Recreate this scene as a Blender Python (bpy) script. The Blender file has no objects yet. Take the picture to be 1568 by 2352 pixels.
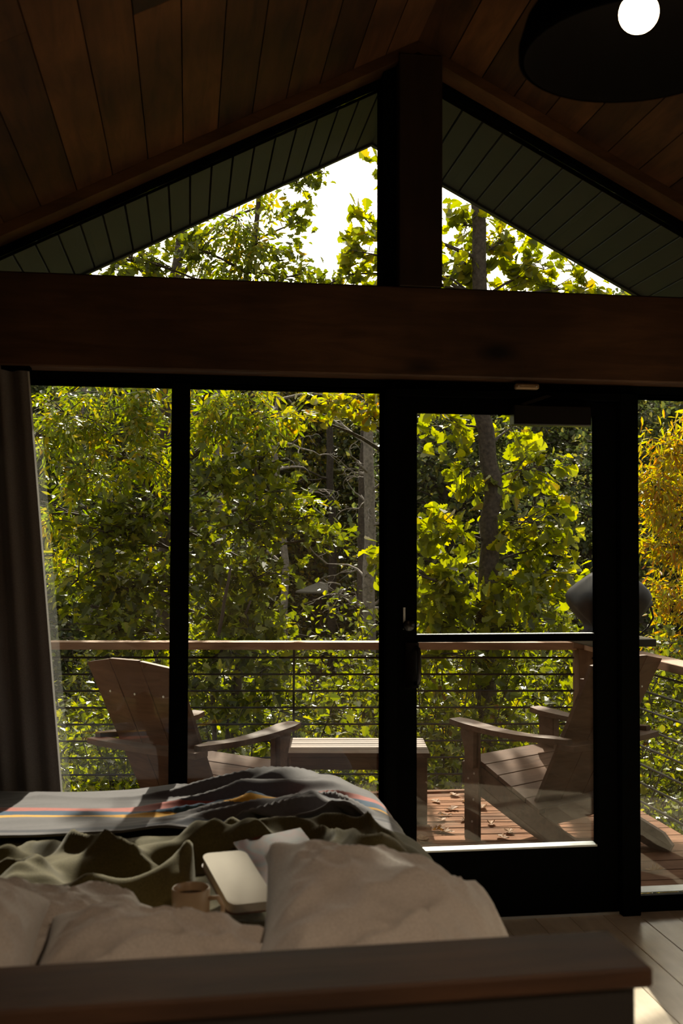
import bpy, math, random
import numpy as np
from mathutils import Vector, Matrix, noise

# ------------------------------------------------------------------ camera, sky, sun, exposure
sc = bpy.context.scene
FPX, EYE = 2450.0, 1.45
YAW, PITCH, ROLL = math.radians(8.15), math.radians(1.95), math.radians(0.19)
FW = Vector((math.sin(YAW)*math.cos(PITCH), math.cos(YAW)*math.cos(PITCH), math.sin(PITCH)))
_r = Vector((math.cos(YAW), -math.sin(YAW), 0)); _u = _r.cross(FW)
RT = _r*math.cos(ROLL) + _u*math.sin(ROLL)
UP = -_r*math.sin(ROLL) + _u*math.cos(ROLL)
cam = bpy.data.cameras.new('camera'); camo = bpy.data.objects.new('camera', cam)
sc.collection.objects.link(camo)
camo.matrix_world = Matrix(((RT.x, UP.x, -FW.x, 0), (RT.y, UP.y, -FW.y, 0), (RT.z, UP.z, -FW.z, EYE), (0, 0, 0, 1)))
cam.sensor_fit = 'HORIZONTAL'; cam.sensor_width = 24.0; cam.lens = 24.0*FPX/1568
cam.clip_start = 0.05; cam.clip_end = 500
cam.dof.use_dof = True; cam.dof.focus_distance = 7.5; cam.dof.aperture_fstop = 5.0
sc.camera = camo

SUN_A, SUN_S = 0.14, 0.83            # towards the sun: (a, 1, s)
w = bpy.data.worlds.new('world'); sc.world = w; w.use_nodes = True
nt = w.node_tree; nt.nodes.clear()
sky = nt.nodes.new('ShaderNodeTexSky'); sky.sky_type = 'NISHITA'; sky.sun_disc = False
sky.sun_elevation = math.atan(SUN_S/math.hypot(SUN_A, 1)); sky.sun_rotation = math.atan2(SUN_A, 1)
sky.dust_density = 3.0; sky.air_density = 1.0; sky.ozone_density = 0.6
hs = nt.nodes.new('ShaderNodeHueSaturation'); hs.inputs['Saturation'].default_value = 0.30
bg = nt.nodes.new('ShaderNodeBackground'); bg.inputs['Strength'].default_value = 0.30
wo = nt.nodes.new('ShaderNodeOutputWorld')
wm = nt.nodes.new('ShaderNodeVectorMath'); wm.operation = 'MULTIPLY'; wm.inputs[1].default_value = (1.08, .98, .82)   # hazy warm autumn air
nt.links.new(sky.outputs[0], hs.inputs['Color']); nt.links.new(hs.outputs[0], wm.inputs[0]); nt.links.new(wm.outputs[0], bg.inputs['Color']); nt.links.new(bg.outputs[0], wo.inputs['Surface'])
sl = bpy.data.lights.new('sun', 'SUN'); sl.energy = 11.0; sl.angle = math.radians(0.6); sl.color = (1.0, 0.90, 0.74)
so = bpy.data.objects.new('sun', sl); sc.collection.objects.link(so)
so.rotation_euler = Vector((-SUN_A, -1, -SUN_S)).to_track_quat('-Z', 'Y').to_euler()

vs = sc.view_settings
vs.view_transform = 'Standard'; vs.look = 'None'; vs.gamma = 1.0; vs.use_curve_mapping = False
vs.exposure = 0.0
cy = sc.cycles
cy.max_bounces = 8; cy.diffuse_bounces = 4; cy.glossy_bounces = 3; cy.transmission_bounces = 6
cy.transparent_max_bounces = 12; cy.sample_clamp_indirect = 4.0
cy.use_denoising = True; cy.use_adaptive_sampling = True; cy.adaptive_threshold = 0.04
cy.caustics_reflective = False; cy.caustics_refractive = False

# ------------------------------------------------------------------ helpers
R = random.Random(7)
C = sc.collection
def P(px, py, Y):
    """world point on the plane y=Y seen at photo position px,py (used to read positions off the photograph)"""
    d = FW*FPX + RT*(px-784) - UP*(py-1176)
    return Vector((0, 0, EYE)) + d*(Y/d.y)
def PZ(px, py, z):
    d = FW*FPX + RT*(px-784) - UP*(py-1176)
    return Vector((0, 0, EYE)) + d*((z-EYE)/d.z)

class MB:
    def __init__(s): s.v = []; s.f = []; s.uv = None
    def add(s, vs_, fs_):
        n = len(s.v); s.v += [tuple(v) for v in vs_]; s.f += [tuple(i+n for i in f) for f in fs_]; return s
    def box(s, a, b, M=None, ch=0.0):
        x0, y0, z0 = a; x1, y1, z1 = b
        if x0 > x1: x0, x1 = x1, x0
        if y0 > y1: y0, y1 = y1, y0
        if z0 > z1: z0, z1 = z1, z0
        if ch > 0:
            c = min(ch, (x1-x0)*.45, (y1-y0)*.45, (z1-z0)*.45)
            pts = []; fs = []
            import itertools
            idx = {}
            for ix, iy, iz in itertools.product((0, 1), repeat=3):
                X, Y, Z = (x0, x1)[ix], (y0, y1)[iy], (z0, z1)[iz]
                sx, sy, sz = (1, -1)[ix], (1, -1)[iy], (1, -1)[iz]
                idx[ix, iy, iz] = len(pts)
                pts += [(X, Y+sy*c, Z+sz*c), (X+sx*c, Y, Z+sz*c), (X+sx*c, Y+sy*c, Z)]
            q = lambda k, *c3: idx[c3]+k
            for s_ in (0, 1):
                fs.append((q(0, s_, 0, 0), q(0, s_, 1, 0), q(0, s_, 1, 1), q(0, s_, 0, 1)))
                fs.append((q(1, 0, s_, 0), q(1, 1, s_, 0), q(1, 1, s_, 1), q(1, 0, s_, 1)))
                fs.append((q(2, 0, 0, s_), q(2, 1, 0, s_), q(2, 1, 1, s_), q(2, 0, 1, s_)))
            for a_ in (0, 1):
                for b_ in (0, 1):
                    fs.append((q(1, 0, a_, b_), q(1, 1, a_, b_), q(2, 1, a_, b_), q(2, 0, a_, b_)))
                    fs.append((q(0, a_, 0, b_), q(0, a_, 1, b_), q(2, a_, 1, b_), q(2, a_, 0, b_)))
                    fs.append((q(0, a_, b_, 0), q(0, a_, b_, 1), q(1, a_, b_, 1), q(1, a_, b_, 0)))
            for k in idx.values(): fs.append((k, k+1, k+2))
        else:
            pts = [(x0, y0, z0), (x1, y0, z0), (x1, y1, z0), (x0, y1, z0), (x0, y0, z1), (x1, y0, z1), (x1, y1, z1), (x0, y1, z1)]
            fs = [(0, 3, 2, 1), (4, 5, 6, 7), (0, 1, 5, 4), (1, 2, 6, 5), (2, 3, 7, 6), (3, 0, 4, 7)]
        if M is not None: pts = [M @ Vector(p) for p in pts]
        return s.add(pts, fs)
    def prism(s, poly, axis, a, b, M=None):
        """poly: 2D outline extruded along axis from a to b. axis x: (y,z), y: (x,z), z: (x,y)"""
        def mk(p, t):
            return {'x': (t, p[0], p[1]), 'y': (p[0], t, p[1]), 'z': (p[0], p[1], t)}[axis]
        n = len(poly)
        pts = [mk(p, a) for p in poly] + [mk(p, b) for p in poly]
        if M is not None: pts = [M @ Vector(p) for p in pts]
        fs = [tuple(range(n))[::-1], tuple(range(n, 2*n))] + [(i, (i+1) % n, n+(i+1) % n, n+i) for i in range(n)]
        return s.add(pts, fs)
    def tube(s, pts, rs, k=8, cap=True):
        pts = [Vector(p) for p in pts]
        if not hasattr(rs, '__len__'): rs = [rs]*len(pts)
        up = Vector((0.13, 0.21, 1)).normalized(); vs_ = []; fs = []
        prev = None
        for i, p in enumerate(pts):
            t = (pts[min(i+1, len(pts)-1)]-pts[max(i-1, 0)]).normalized()
            if prev is None:
                a = t.cross(up if abs(t.dot(up)) < .95 else Vector((1, 0, 0))).normalized()
            else:
                a = (prev - t*prev.dot(t)).normalized()
            prev = a; b = t.cross(a)
            for j in range(k):
                th = 2*math.pi*j/k
                vs_.append(p + (a*math.cos(th)+b*math.sin(th))*rs[i])
        for i in range(len(pts)-1):
            for j in range(k):
                fs.append((i*k+j, i*k+(j+1) % k, (i+1)*k+(j+1) % k, (i+1)*k+j))
        if cap: fs += [tuple(range(k))[::-1], tuple(range((len(pts)-1)*k, len(pts)*k))]
        return s.add(vs_, fs)
    def lathe(s, prof, k=32, M=None, caps=True):
        vs_ = []; fs = []
        for (r, z) in prof:
            for j in range(k):
                th = 2*math.pi*j/k; vs_.append(Vector((r*math.cos(th), r*math.sin(th), z)))
        for i in range(len(prof)-1):
            for j in range(k): fs.append((i*k+j, i*k+(j+1) % k, (i+1)*k+(j+1) % k, (i+1)*k+j))
        if caps:
            fs += [tuple(range(k))[::-1], tuple(range((len(prof)-1)*k, len(prof)*k))]
        if M is not None: vs_ = [M @ v for v in vs_]
        return s.add(vs_, fs)
    def build(s, name, m, parent=None, smooth=False, loc=None):
        me = bpy.data.meshes.new(name); me.from_pydata(s.v, [], s.f)
        if s.uv is not None:
            ul = me.uv_layers.new(name='UVMap')
            li = np.zeros(len(me.loops), np.int32); me.loops.foreach_get('vertex_index', li)
            ul.data.foreach_set('uv', np.array(s.uv, np.float32)[li].ravel())
        return link(name, me, m, parent, smooth, loc)
def link(name, me, m, parent=None, smooth=False, loc=None):
    for mm in (m if isinstance(m, (list, tuple)) else [m]): me.materials.append(mm)
    if smooth: me.polygons.foreach_set('use_smooth', [True]*len(me.polygons))
    me.update()
    o = bpy.data.objects.new(name, me); C.objects.link(o)
    if parent is not None: o.parent = parent
    if loc is not None: o.location = loc
    return o
def thing(name, label, cat, loc=(0, 0, 0), rz=0, group=None):
    o = bpy.data.objects.new(name, None); C.objects.link(o); o.location = loc; o.rotation_euler = (0, 0, rz)
    o.empty_display_size = .1
    return tag(o, label, cat, group)
def tag(o, label=None, cat=None, group=None, kind=None):
    if label: o['label'] = label
    if cat: o['category'] = cat
    if group: o['group'] = group
    if kind: o['kind'] = kind
    return o
def struct(o, label=None, cat=None):
    o['kind'] = 'structure'
    if label: o['label'] = label
    if cat: o['category'] = cat
    return o
def copy_tree(o, parent=None):
    c = o.copy(); C.objects.link(c)
    if parent is not None: c.parent = parent
    for ch in list(kids.get(o.name, ())): kids.setdefault(c.name, []).append(copy_tree(ch, c))
    return c
kids = {}
def collect_kids():
    kids.clear()
    for o in C.objects:
        if o.parent: kids.setdefault(o.parent.name, []).append(o)

# ------------------------------------------------------------------ materials
def nodes(name):
    m = bpy.data.materials.new(name); m.use_nodes = True
    n = m.node_tree; n.nodes.clear()
    out = n.nodes.new('ShaderNodeOutputMaterial'); b = n.nodes.new('ShaderNodeBsdfPrincipled')
    n.links.new(b.outputs[0], out.inputs['Surface'])
    return m, n, b, out
def ramp(n, stops, src, interp='LINEAR'):
    r = n.nodes.new('ShaderNodeValToRGB'); r.color_ramp.interpolation = interp
    el = r.color_ramp.elements
    while len(el) < len(stops): el.new(.5)
    for e, (p, c) in zip(el, stops): e.position = p; e.color = (*c, 1)
    n.links.new(src, r.inputs[0]); return r
def simple(name, col, rough=.6, metal=0., var=.12, scale=12., bump=0., spec=.5):
    m, n, b, out = nodes(name)
    tc = n.nodes.new('ShaderNodeTexCoord'); nz = n.nodes.new('ShaderNodeTexNoise'); nz.inputs['Scale'].default_value = scale; nz.inputs['Detail'].default_value = 5
    n.links.new(tc.outputs['Object'], nz.inputs['Vector'])
    r = ramp(n, [(.3, tuple(c*(1-var) for c in col)), (.7, tuple(min(1, c*(1+var)) for c in col))], nz.outputs['Fac'])
    n.links.new(r.outputs[0], b.inputs['Base Color'])
    b.inputs['Roughness'].default_value = rough; b.inputs['Metallic'].default_value = metal
    b.inputs['Specular IOR Level'].default_value = spec
    if bump:
        bp = n.nodes.new('ShaderNodeBump'); bp.inputs['Strength'].default_value = bump; bp.inputs['Distance'].default_value = .01
        n.links.new(nz.outputs['Fac'], bp.inputs['Height']); n.links.new(bp.outputs[0], b.inputs['Normal'])
    return m
def wood(name, dark, light, axis='x', rough=.65, island=.35, grain=6., knots=True, spec=.3):
    m, n, b, out = nodes(name)
    tc = n.nodes.new('ShaderNodeTexCoord'); geo = n.nodes.new('ShaderNodeNewGeometry')
    mp = n.nodes.new('ShaderNodeMapping')
    s = {'x': (.12, 1, 1), 'y': (1, .12, 1), 'z': (1, 1, .12)}[axis]
    mp.inputs['Scale'].default_value = s
    off = n.nodes.new('ShaderNodeVectorMath'); off.operation = 'MULTIPLY_ADD'
    cb = n.nodes.new('ShaderNodeCombineXYZ')
    for i in range(3): n.links.new(geo.outputs['Random Per Island'], cb.inputs[i])
    n.links.new(cb.outputs[0], off.inputs[0]); off.inputs[1].default_value = (17, 23, 31)
    n.links.new(tc.outputs['Object'], off.inputs[2]); n.links.new(off.outputs[0], mp.inputs['Vector'])
    n1 = n.nodes.new('ShaderNodeTexNoise'); n1.inputs['Scale'].default_value = grain*3; n1.inputs['Detail'].default_value = 8; n1.inputs['Roughness'].default_value = .65; n1.inputs['Distortion'].default_value = .6
    n.links.new(mp.outputs[0], n1.inputs['Vector'])
    n2 = n.nodes.new('ShaderNodeTexNoise'); n2.inputs['Scale'].default_value = 2.2; n2.inputs['Detail'].default_value = 3
    n.links.new(off.outputs[0], n2.inputs['Vector'])
    r = ramp(n, [(.28, dark), (.72, light)], n1.outputs['Fac'])
    # plank to plank difference
    mr = n.nodes.new('ShaderNodeMapRange'); mr.inputs['To Min'].default_value = 1-island; mr.inputs['To Max'].default_value = 1+island
    n.links.new(geo.outputs['Random Per Island'], mr.inputs['Value'])
    mr2 = n.nodes.new('ShaderNodeMapRange'); mr2.inputs['From Min'].default_value = .35; mr2.inputs['From Max'].default_value = .65; mr2.inputs['To Min'].default_value = .62; mr2.inputs['To Max'].default_value = 1.2
    n.links.new(n2.outputs['Fac'], mr2.inputs['Value'])
    mu = n.nodes.new('ShaderNodeMath'); mu.operation = 'MULTIPLY'; n.links.new(mr.outputs[0], mu.inputs[0]); n.links.new(mr2.outputs[0], mu.inputs[1])
    sc_ = n.nodes.new('ShaderNodeVectorMath'); sc_.operation = 'SCALE'; n.links.new(r.outputs[0], sc_.inputs[0]); n.links.new(mu.outputs[0], sc_.inputs['Scale'])
    last = sc_.outputs[0]
    if knots:
        vo = n.nodes.new('ShaderNodeTexVoronoi'); vo.inputs['Scale'].default_value = 2.6
        mp2 = n.nodes.new('ShaderNodeMapping'); mp2.inputs['Scale'].default_value = {'x': (.5, 1, 1), 'y': (1, .5, 1), 'z': (1, 1, .5)}[axis]
        n.links.new(off.outputs[0], mp2.inputs['Vector']); n.links.new(mp2.outputs[0], vo.inputs['Vector'])
        kr = ramp(n, [(.05, (.12, .1, .1)), (.13, (1, 1, 1))], vo.outputs['Distance'])
        mx = n.nodes.new('ShaderNodeVectorMath'); mx.operation = 'MULTIPLY'; n.links.new(last, mx.inputs[0]); n.links.new(kr.outputs[0], mx.inputs[1]); last = mx.outputs[0]
    n.links.new(last, b.inputs['Base Color'])
    bp = n.nodes.new('ShaderNodeBump'); bp.inputs['Strength'].default_value = .25; bp.inputs['Distance'].default_value = .004
    n.links.new(n1.outputs['Fac'], bp.inputs['Height']); n.links.new(bp.outputs[0], b.inputs['Normal'])
    b.inputs['Roughness'].default_value = rough; b.inputs['Specular IOR Level'].default_value = spec
    return m
def leafmat(name, stops, trans=.55, rough=.36, seed=0.):
    """leaf: each leaf (mesh island) takes its own colour; light passes through"""
    m, n, b, out = nodes(name)
    geo = n.nodes.new('ShaderNodeNewGeometry'); oi = n.nodes.new('ShaderNodeObjectInfo')
    a = n.nodes.new('ShaderNodeMath'); a.operation = 'MULTIPLY_ADD'; a.inputs[1].default_value = .16; n.links.new(oi.outputs['Random'], a.inputs[0])
    n.links.new(geo.outputs['Random Per Island'], a.inputs[2])
    a2 = n.nodes.new('ShaderNodeMath'); a2.operation = 'SUBTRACT'; n.links.new(a.outputs[0], a2.inputs[0]); a2.inputs[1].default_value = .08
    r = ramp(n, stops, a2.outputs[0])
    n.links.new(r.outputs[0], b.inputs['Base Color']); b.inputs['Roughness'].default_value = rough; b.inputs['Specular IOR Level'].default_value = .45
    tr = n.nodes.new('ShaderNodeBsdfTranslucent')
    hv = n.nodes.new('ShaderNodeHueSaturation'); hv.inputs['Saturation'].default_value = 1.15; hv.inputs['Value'].default_value = 1.75
    n.links.new(r.outputs[0], hv.inputs['Color']); n.links.new(hv.outputs[0], tr.inputs['Color'])
    mx = n.nodes.new('ShaderNodeMixShader'); mx.inputs[0].default_value = trans
    n.links.new(b.outputs[0], mx.inputs[1]); n.links.new(tr.outputs[0], mx.inputs[2]); n.links.new(mx.outputs[0], out.inputs['Surface'])
    return m
def cloth(name, col, col2=None, scale=260., bump=.15, trans=0., rough=.9):
    m, n, b, out = nodes(name)
    tc = n.nodes.new('ShaderNodeTexCoord'); nz = n.nodes.new('ShaderNodeTexNoise'); nz.inputs['Scale'].default_value = scale; nz.inputs['Detail'].default_value = 2
    n.links.new(tc.outputs['Object'], nz.inputs['Vector'])
    r = ramp(n, [(.3, tuple(c*.88 for c in col)), (.7, tuple(col2 or col))], nz.outputs['Fac'])
    n.links.new(r.outputs[0], b.inputs['Base Color']); b.inputs['Roughness'].default_value = rough
    b.inputs['Specular IOR Level'].default_value = .2; b.inputs['Sheen Weight'].default_value = .2
    bp = n.nodes.new('ShaderNodeBump'); bp.inputs['Strength'].default_value = bump; bp.inputs['Distance'].default_value = .002
    n.links.new(nz.outputs['Fac'], bp.inputs['Height']); n.links.new(bp.outputs[0], b.inputs['Normal'])
    if trans:
        tr = n.nodes.new('ShaderNodeBsdfTranslucent'); n.links.new(r.outputs[0], tr.inputs['Color'])
        mx = n.nodes.new('ShaderNodeMixShader'); mx.inputs[0].default_value = trans
        n.links.new(b.outputs[0], mx.inputs[1]); n.links.new(tr.outputs[0], mx.inputs[2]); n.links.new(mx.outputs[0], out.inputs['Surface'])
    return m
def glassmat(name):
    m, n, b, out = nodes(name); n.nodes.remove(b)
    fr = n.nodes.new('ShaderNodeFresnel'); fr.inputs[0].default_value = 1.5
    nz = n.nodes.new('ShaderNodeTexNoise'); nz.inputs['Scale'].default_value = 1.6
    tc = n.nodes.new('ShaderNodeTexCoord'); n.links.new(tc.outputs['Object'], nz.inputs['Vector'])
    cr = ramp(n, [(.3, (.955, .975, .962)), (.7, (.97, .985, .975))], nz.outputs['Fac'])
    t = n.nodes.new('ShaderNodeBsdfTransparent'); n.links.new(cr.outputs[0], t.inputs[0])
    g = n.nodes.new('ShaderNodeBsdfGlossy'); g.inputs['Roughness'].default_value = 0.0
    mx = n.nodes.new('ShaderNodeMixShader'); n.links.new(fr.outputs[0], mx.inputs[0]); n.links.new(t.outputs[0], mx.inputs[1]); n.links.new(g.outputs[0], mx.inputs[2])
    n.links.new(mx.outputs[0], out.inputs['Surface'])
    return m

M = {}
M['ceil'] = wood('ceiling_planks', (.040, .016, .0055), (.122, .050, .018), 'y', island=.55)
M['beam'] = wood('beam_wood', (.045, .020, .009), (.11, .052, .024), 'x', island=.05)
M['postw'] = wood('post_wood', (.018, .009, .004), (.042, .021, .010), 'z', island=.05)
M['trimw'] = wood('trim_wood', (.07, .030, .011), (.15, .07, .028), 'x', island=.1)
M['wallw'] = wood('wall_boards', (.30, .24, .18), (.42, .35, .28), 'z', island=.15)
M['floor'] = wood('floor_planks', (.74, .62, .47), (.92, .80, .64), 'y', rough=.24, island=.12, knots=False, spec=.5)
M['hb'] = wood('headboard_wood', (.026, .010, .004), (.072, .033, .015), 'x', island=.05)
M['hbd'] = simple('headboard_dark', (.005, .004, .0035), .7)
M['black'] = simple('black_frame', (.0035, .0038, .0038), .8, var=.15, spec=.0)
M['frame_out'] = simple('dark_bronze_frame', (.016, .018, .018), .30, metal=.0)
M['alu'] = simple('sill_metal', (.55, .58, .58), .4, metal=.2)
M['soffit'] = simple('soffit_green', (.021, .034, .029), .6, var=.12, scale=4)
M['deck'] = wood('deck_boards', (.125, .052, .025), (.25, .120, .064), 'x', rough=.85, island=.14, knots=False, spec=.08)
M['rail'] = wood('rail_wood', (.26, .13, .07), (.46, .27, .16), 'x', rough=.7, island=.1, knots=False)
M['cpost'] = wood('corner_post_wood', (.15, .07, .035), (.28, .15, .08), 'z', rough=.75, island=.1, knots=False)
M['cable'] = simple('black_cable', (.012, .012, .012), .35, metal=.3)
M['chair'] = wood('chair_boards', (.075, .036, .018), (.155, .080, .046), 'x', rough=.62, island=.10, knots=False, grain=10, spec=.18)
M['screw'] = simple('steel_screw', (.55, .55, .53), .3, metal=1.)
M['bark'] = simple('oak_bark', (.060, .045, .034), .95, var=.5, scale=35, bump=1.)
M['greybark'] = simple('grey_bark', (.20, .17, .145), .95, var=.4, scale=30, bump=1.)
M['twig'] = simple('twig_bark', (.055, .038, .028), .9, var=.3)
M['ground'] = simple('leaf_litter', (.10, .085, .045), .95, var=.6, scale=2.5, bump=.5)
G = dict(dg=(.048, .060, .012), g=(.095, .110, .014), yg=(.13, .175, .018), yl=(.26, .235, .020), go=(.33, .20, .018), br=(.17, .075, .02), or_=(.34, .13, .015))
M['lf_oak'] = leafmat('oak_leaf', [(0, G['g']), (.35, (.14, .155, .016)), (.7, (.21, .215, .018)), (.88, G['yl']), (1, G['br'])], .62)
M['lf_map'] = leafmat('broad_leaf', [(0, G['dg']), (.35, G['g']), (.65, (.14, .165, .018)), (.85, (.19, .19, .02)), (1, G['yl'])], .5)
M['lf_hic'] = leafmat('yellow_leaflet', [(0, G['g']), (.3, G['yg']), (.6, (.19, .20, .02)), (.85, G['yl']), (1, G['go'])], .55)
M['lf_gold'] = leafmat('gold_leaflet', [(0, G['yg']), (.3, G['yl']), (.7, (.32, .25, .022)), (1, G['or_'])], .6)
M['lf_shr'] = leafmat('shrub_leaf', [(0, G['dg']), (.4, G['g']), (.75, (.17, .19, .024)), (1, G['yl'])], .5, .3)
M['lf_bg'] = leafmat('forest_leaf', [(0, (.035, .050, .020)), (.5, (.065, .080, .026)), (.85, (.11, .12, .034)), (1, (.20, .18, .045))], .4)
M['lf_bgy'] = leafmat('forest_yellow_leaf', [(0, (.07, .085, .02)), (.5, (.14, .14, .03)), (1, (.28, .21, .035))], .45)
M['dryleaf'] = leafmat('dry_leaf', [(0, (.16, .075, .03)), (.6, (.26, .13, .05)), (1, (.33, .19, .07))], .2, .7)
M['glass'] = glassmat('window_glass')
M['sheet'] = cloth('white_cotton', (.60, .55, .51), (.66, .61, .57), trans=.08)
M['olive'] = cloth('olive_linen', (.078, .062, .019), (.105, .085, .028), trans=0.0)
M['mattress'] = cloth('mattress_fabric', (.5, .48, .45))
M['curtain'] = cloth('taupe_curtain', (.15, .13, .12), (.18, .16, .15), trans=.06)
M['lining'] = cloth('pale_lining', (.66, .64, .60), (.72, .70, .66), trans=.15)
M['mug'] = simple('tan_ceramic', (.42, .29, .17), .35, var=.15)
M['coffee'] = simple('coffee', (.02, .008, .004), .08)
M['cream'] = simple('cream_paper', (.36, .315, .25), .8, var=.05)
M['leather'] = simple('brown_leather', (.12, .055, .03), .6)
M['blk'] = simple('black_plastic', (.01, .01, .01), .25)
M['shade'] = simple('black_shade', (.0010, .0010, .0010), .95, var=.1, spec=.02)
M['cover'] = simple('black_vinyl_cover', (.009, .008, .009), .65, var=.2, scale=6)
M['canvas'] = cloth('beige_canvas', (.30, .27, .22), scale=40)
M['brass'] = simple('dull_brass', (.30, .20, .11), .5, metal=.3)

# ------------------------------------------------------------------ the room
WY0, WY1 = 4.10, 4.20                       # window frame depth
RIDX, RIDZ, SL = 0.87, 3.43, 0.51           # ridge position, ceiling ridge height, roof slope
XL, XR, YB = -2.0, 3.75, -2.4
def cz(x): return RIDZ - SL*abs(x-RIDX)
EAVE = 1.15                                 # overhang outside the glass wall
ROOF_Y1 = 5.10
# floor planks along Y
mb = MB(); x = XL
while x < XR:
    y = YB - R.random()*1.5
    while y < 4.12:
        y1 = min(y+1.8, 4.12)
        mb.box((x, max(y, YB), -.03), (min(x+.138, XR), y1-.001, 0), ch=.0015) if y1 > YB+.05 else None
        y = y1
    x += .14
struct(mb.build('floor', M['floor']))
# ceiling: planks running with the ridge
mb = MB()
cs = math.cos(math.atan(SL)); PW = .145*cs
for sgn in (-1, 1):
    k = 0
    while True:
        u0, u1 = k*PW, (k+1)*PW-.004
        xa, xb = RIDX+sgn*u0, RIDX+sgn*u1
        if u0 > 3.0: break
        y = YB - 2*R.random()
        while y < 4.15:
            y1 = min(y+2.4+R.random(), 4.15)
            if y1 > YB:
                ya = max(y, YB)+.001; yb = y1-.001
                mb.prism([(xa, cz(xa)), (xb, cz(xb)), (xb, cz(xb)+.02), (xa, cz(xa)+.02)], 'y', ya, yb)
            y = y1
        k += 1
struct(mb.build('ceiling', M['ceil']))
# roof deck above, reaching out over the deck
mb = MB()
for sgn in (-1, 1):
    xe = RIDX+sgn*3.3
    mb.prism([(RIDX, RIDZ+.03), (xe, cz(xe)+.03), (xe, cz(xe)+.22), (RIDX, RIDZ+.22)], 'y', YB-.4, ROOF_Y1-.02)
struct(mb.build('roof', M['frame_out']))
# soffit boards outside, running the same way
mb = MB()
for sgn in (-1, 1):
    for k in range(34):
        u0, u1 = k*.088+.0, (k+1)*.088-.009
        xa, xb = RIDX+sgn*u0, RIDX+sgn*u1
        mb.prism([(xa, cz(xa)+.002), (xb, cz(xb)+.002), (xb, cz(xb)+.02), (xa, cz(xa)+.02)], 'y', 4.2, ROOF_Y1-.03)
struct(mb.build('trim_2', M['soffit']), 'dark green soffit boards under the roof overhang outside')
mb = MB()
for sgn in (-1, 1):
    xe = RIDX+sgn*3.3
    mb.prism([(RIDX, RIDZ-.01), (xe, cz(xe)-.01), (xe, cz(xe)+.24), (RIDX, RIDZ+.24)], 'y', ROOF_Y1-.03, ROOF_Y1)
struct(mb.build('trim_3', M['soffit']), 'dark fascia board at the outer roof edge')
# side and back walls
mb = MB(); mb.box((XL-.12, YB, -.03), (XL, -1.9, cz(XL)+.05)); mb.box((XL-.12, 1.3, -.03), (XL, 4.2, cz(XL)+.05)); mb.box((XL-.12, -1.9, -.03), (XL, 1.3, .70)); mb.box((XL-.12, -1.9, 1.86), (XL, 1.3, cz(XL)+.05))
struct(mb.build('wall_left', M['wallw']))
mb = MB(); mb.box((XR, YB, -.03), (XR+.12, .6, cz(XR)+.05)); mb.box((XR, 3.3, -.03), (XR+.12, 4.2, cz(XR)+.05)); mb.box((XR, .6, -.03), (XR+.12, 3.3, .35)); mb.box((XR, .6, 1.86), (XR+.12, 3.3, cz(XR)+.05))
struct(mb.build('wall_right', M['wallw']))
mb = MB(); mb.prism([(XL-.12, -.03), (XR+.12, -.03), (XR+.12, cz(XR+.12)), (RIDX, RIDZ+.02), (XL-.12, cz(XL-.12))], 'y', YB-.12, YB)
struct(mb.build('wall_back', M['wallw']))
# the front wall: black frame members of the glass wall
HEAD0, HEAD1 = 2.07, 2.15
mb = MB()
mb.box((XL, WY0, HEAD0), (XR, WY1, 2.47))                    # header behind the beam
mb.box((XL, WY0, -.03), (-1.62, WY1, HEAD0))                 # solid wall beyond the curtain
mb.box((3.3, WY0, -.03), (XR, WY1, HEAD0))
mb.prism([(XL, 2.0), (-.9, 2.47), (-.9, 2.44), (XL, 1.9)], 'y', WY0, WY1)
struct(mb.build('wall_front', M['black']))
def pane(x0, x1, z0, z1, parent, y=4.16):
    MB().box((x0, y-.003, z0), (x1, y+.003, z1)).build('glass', M['glass'], parent)
def window(name, x0, x1, z0, z1, fw=.02, lw=.0, rw=.0, mlabel=None):
    e = bpy.data.objects.new(name, None); C.objects.link(e); struct(e, mlabel)
    f = MB()
    f.box((x0-lw, WY0, z0-fw), (x0, WY1, z1+.0), ch=.002); f.box((x1, WY0, z0-fw), (x1+rw, WY1, z1), ch=.002)
    f.box((x0, WY0, z1-.0), (x1, WY1, z1+.012), ch=.002)
    f.build('window_frame', M['black'], e)
    pane(x0, x1, z0, z1, e)
    # lower glazing bead + sill
    s = MB(); s.box((x0, WY0, -.0), (x1, 4.145, z0-.004), ch=.002)
    s.build('window_sill', M['black'], e)
    s = MB(); s.box((x0, 4.172, -.0), (x1, WY1+.05, z0), ch=.003); s.box((x0, 4.145, -.0), (x1, 4.172, z0-.012), ch=.003)
    s.build('sill_track', M['alu'], e)
    return e
window('window_1', -1.60, -.068, .055, 2.070, lw=.02, rw=.0, mlabel='left tall glass pane beside the curtain')
mm = MB().box((-.068, 4.075, 0), (.003, WY1+.02, 2.075), ch=.003); struct(mm.build('trim_4', M['black']), 'black mullion between the two left panes')
window('window_2', .003, .756, .055, 2.070, mlabel='middle tall glass pane')
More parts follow.
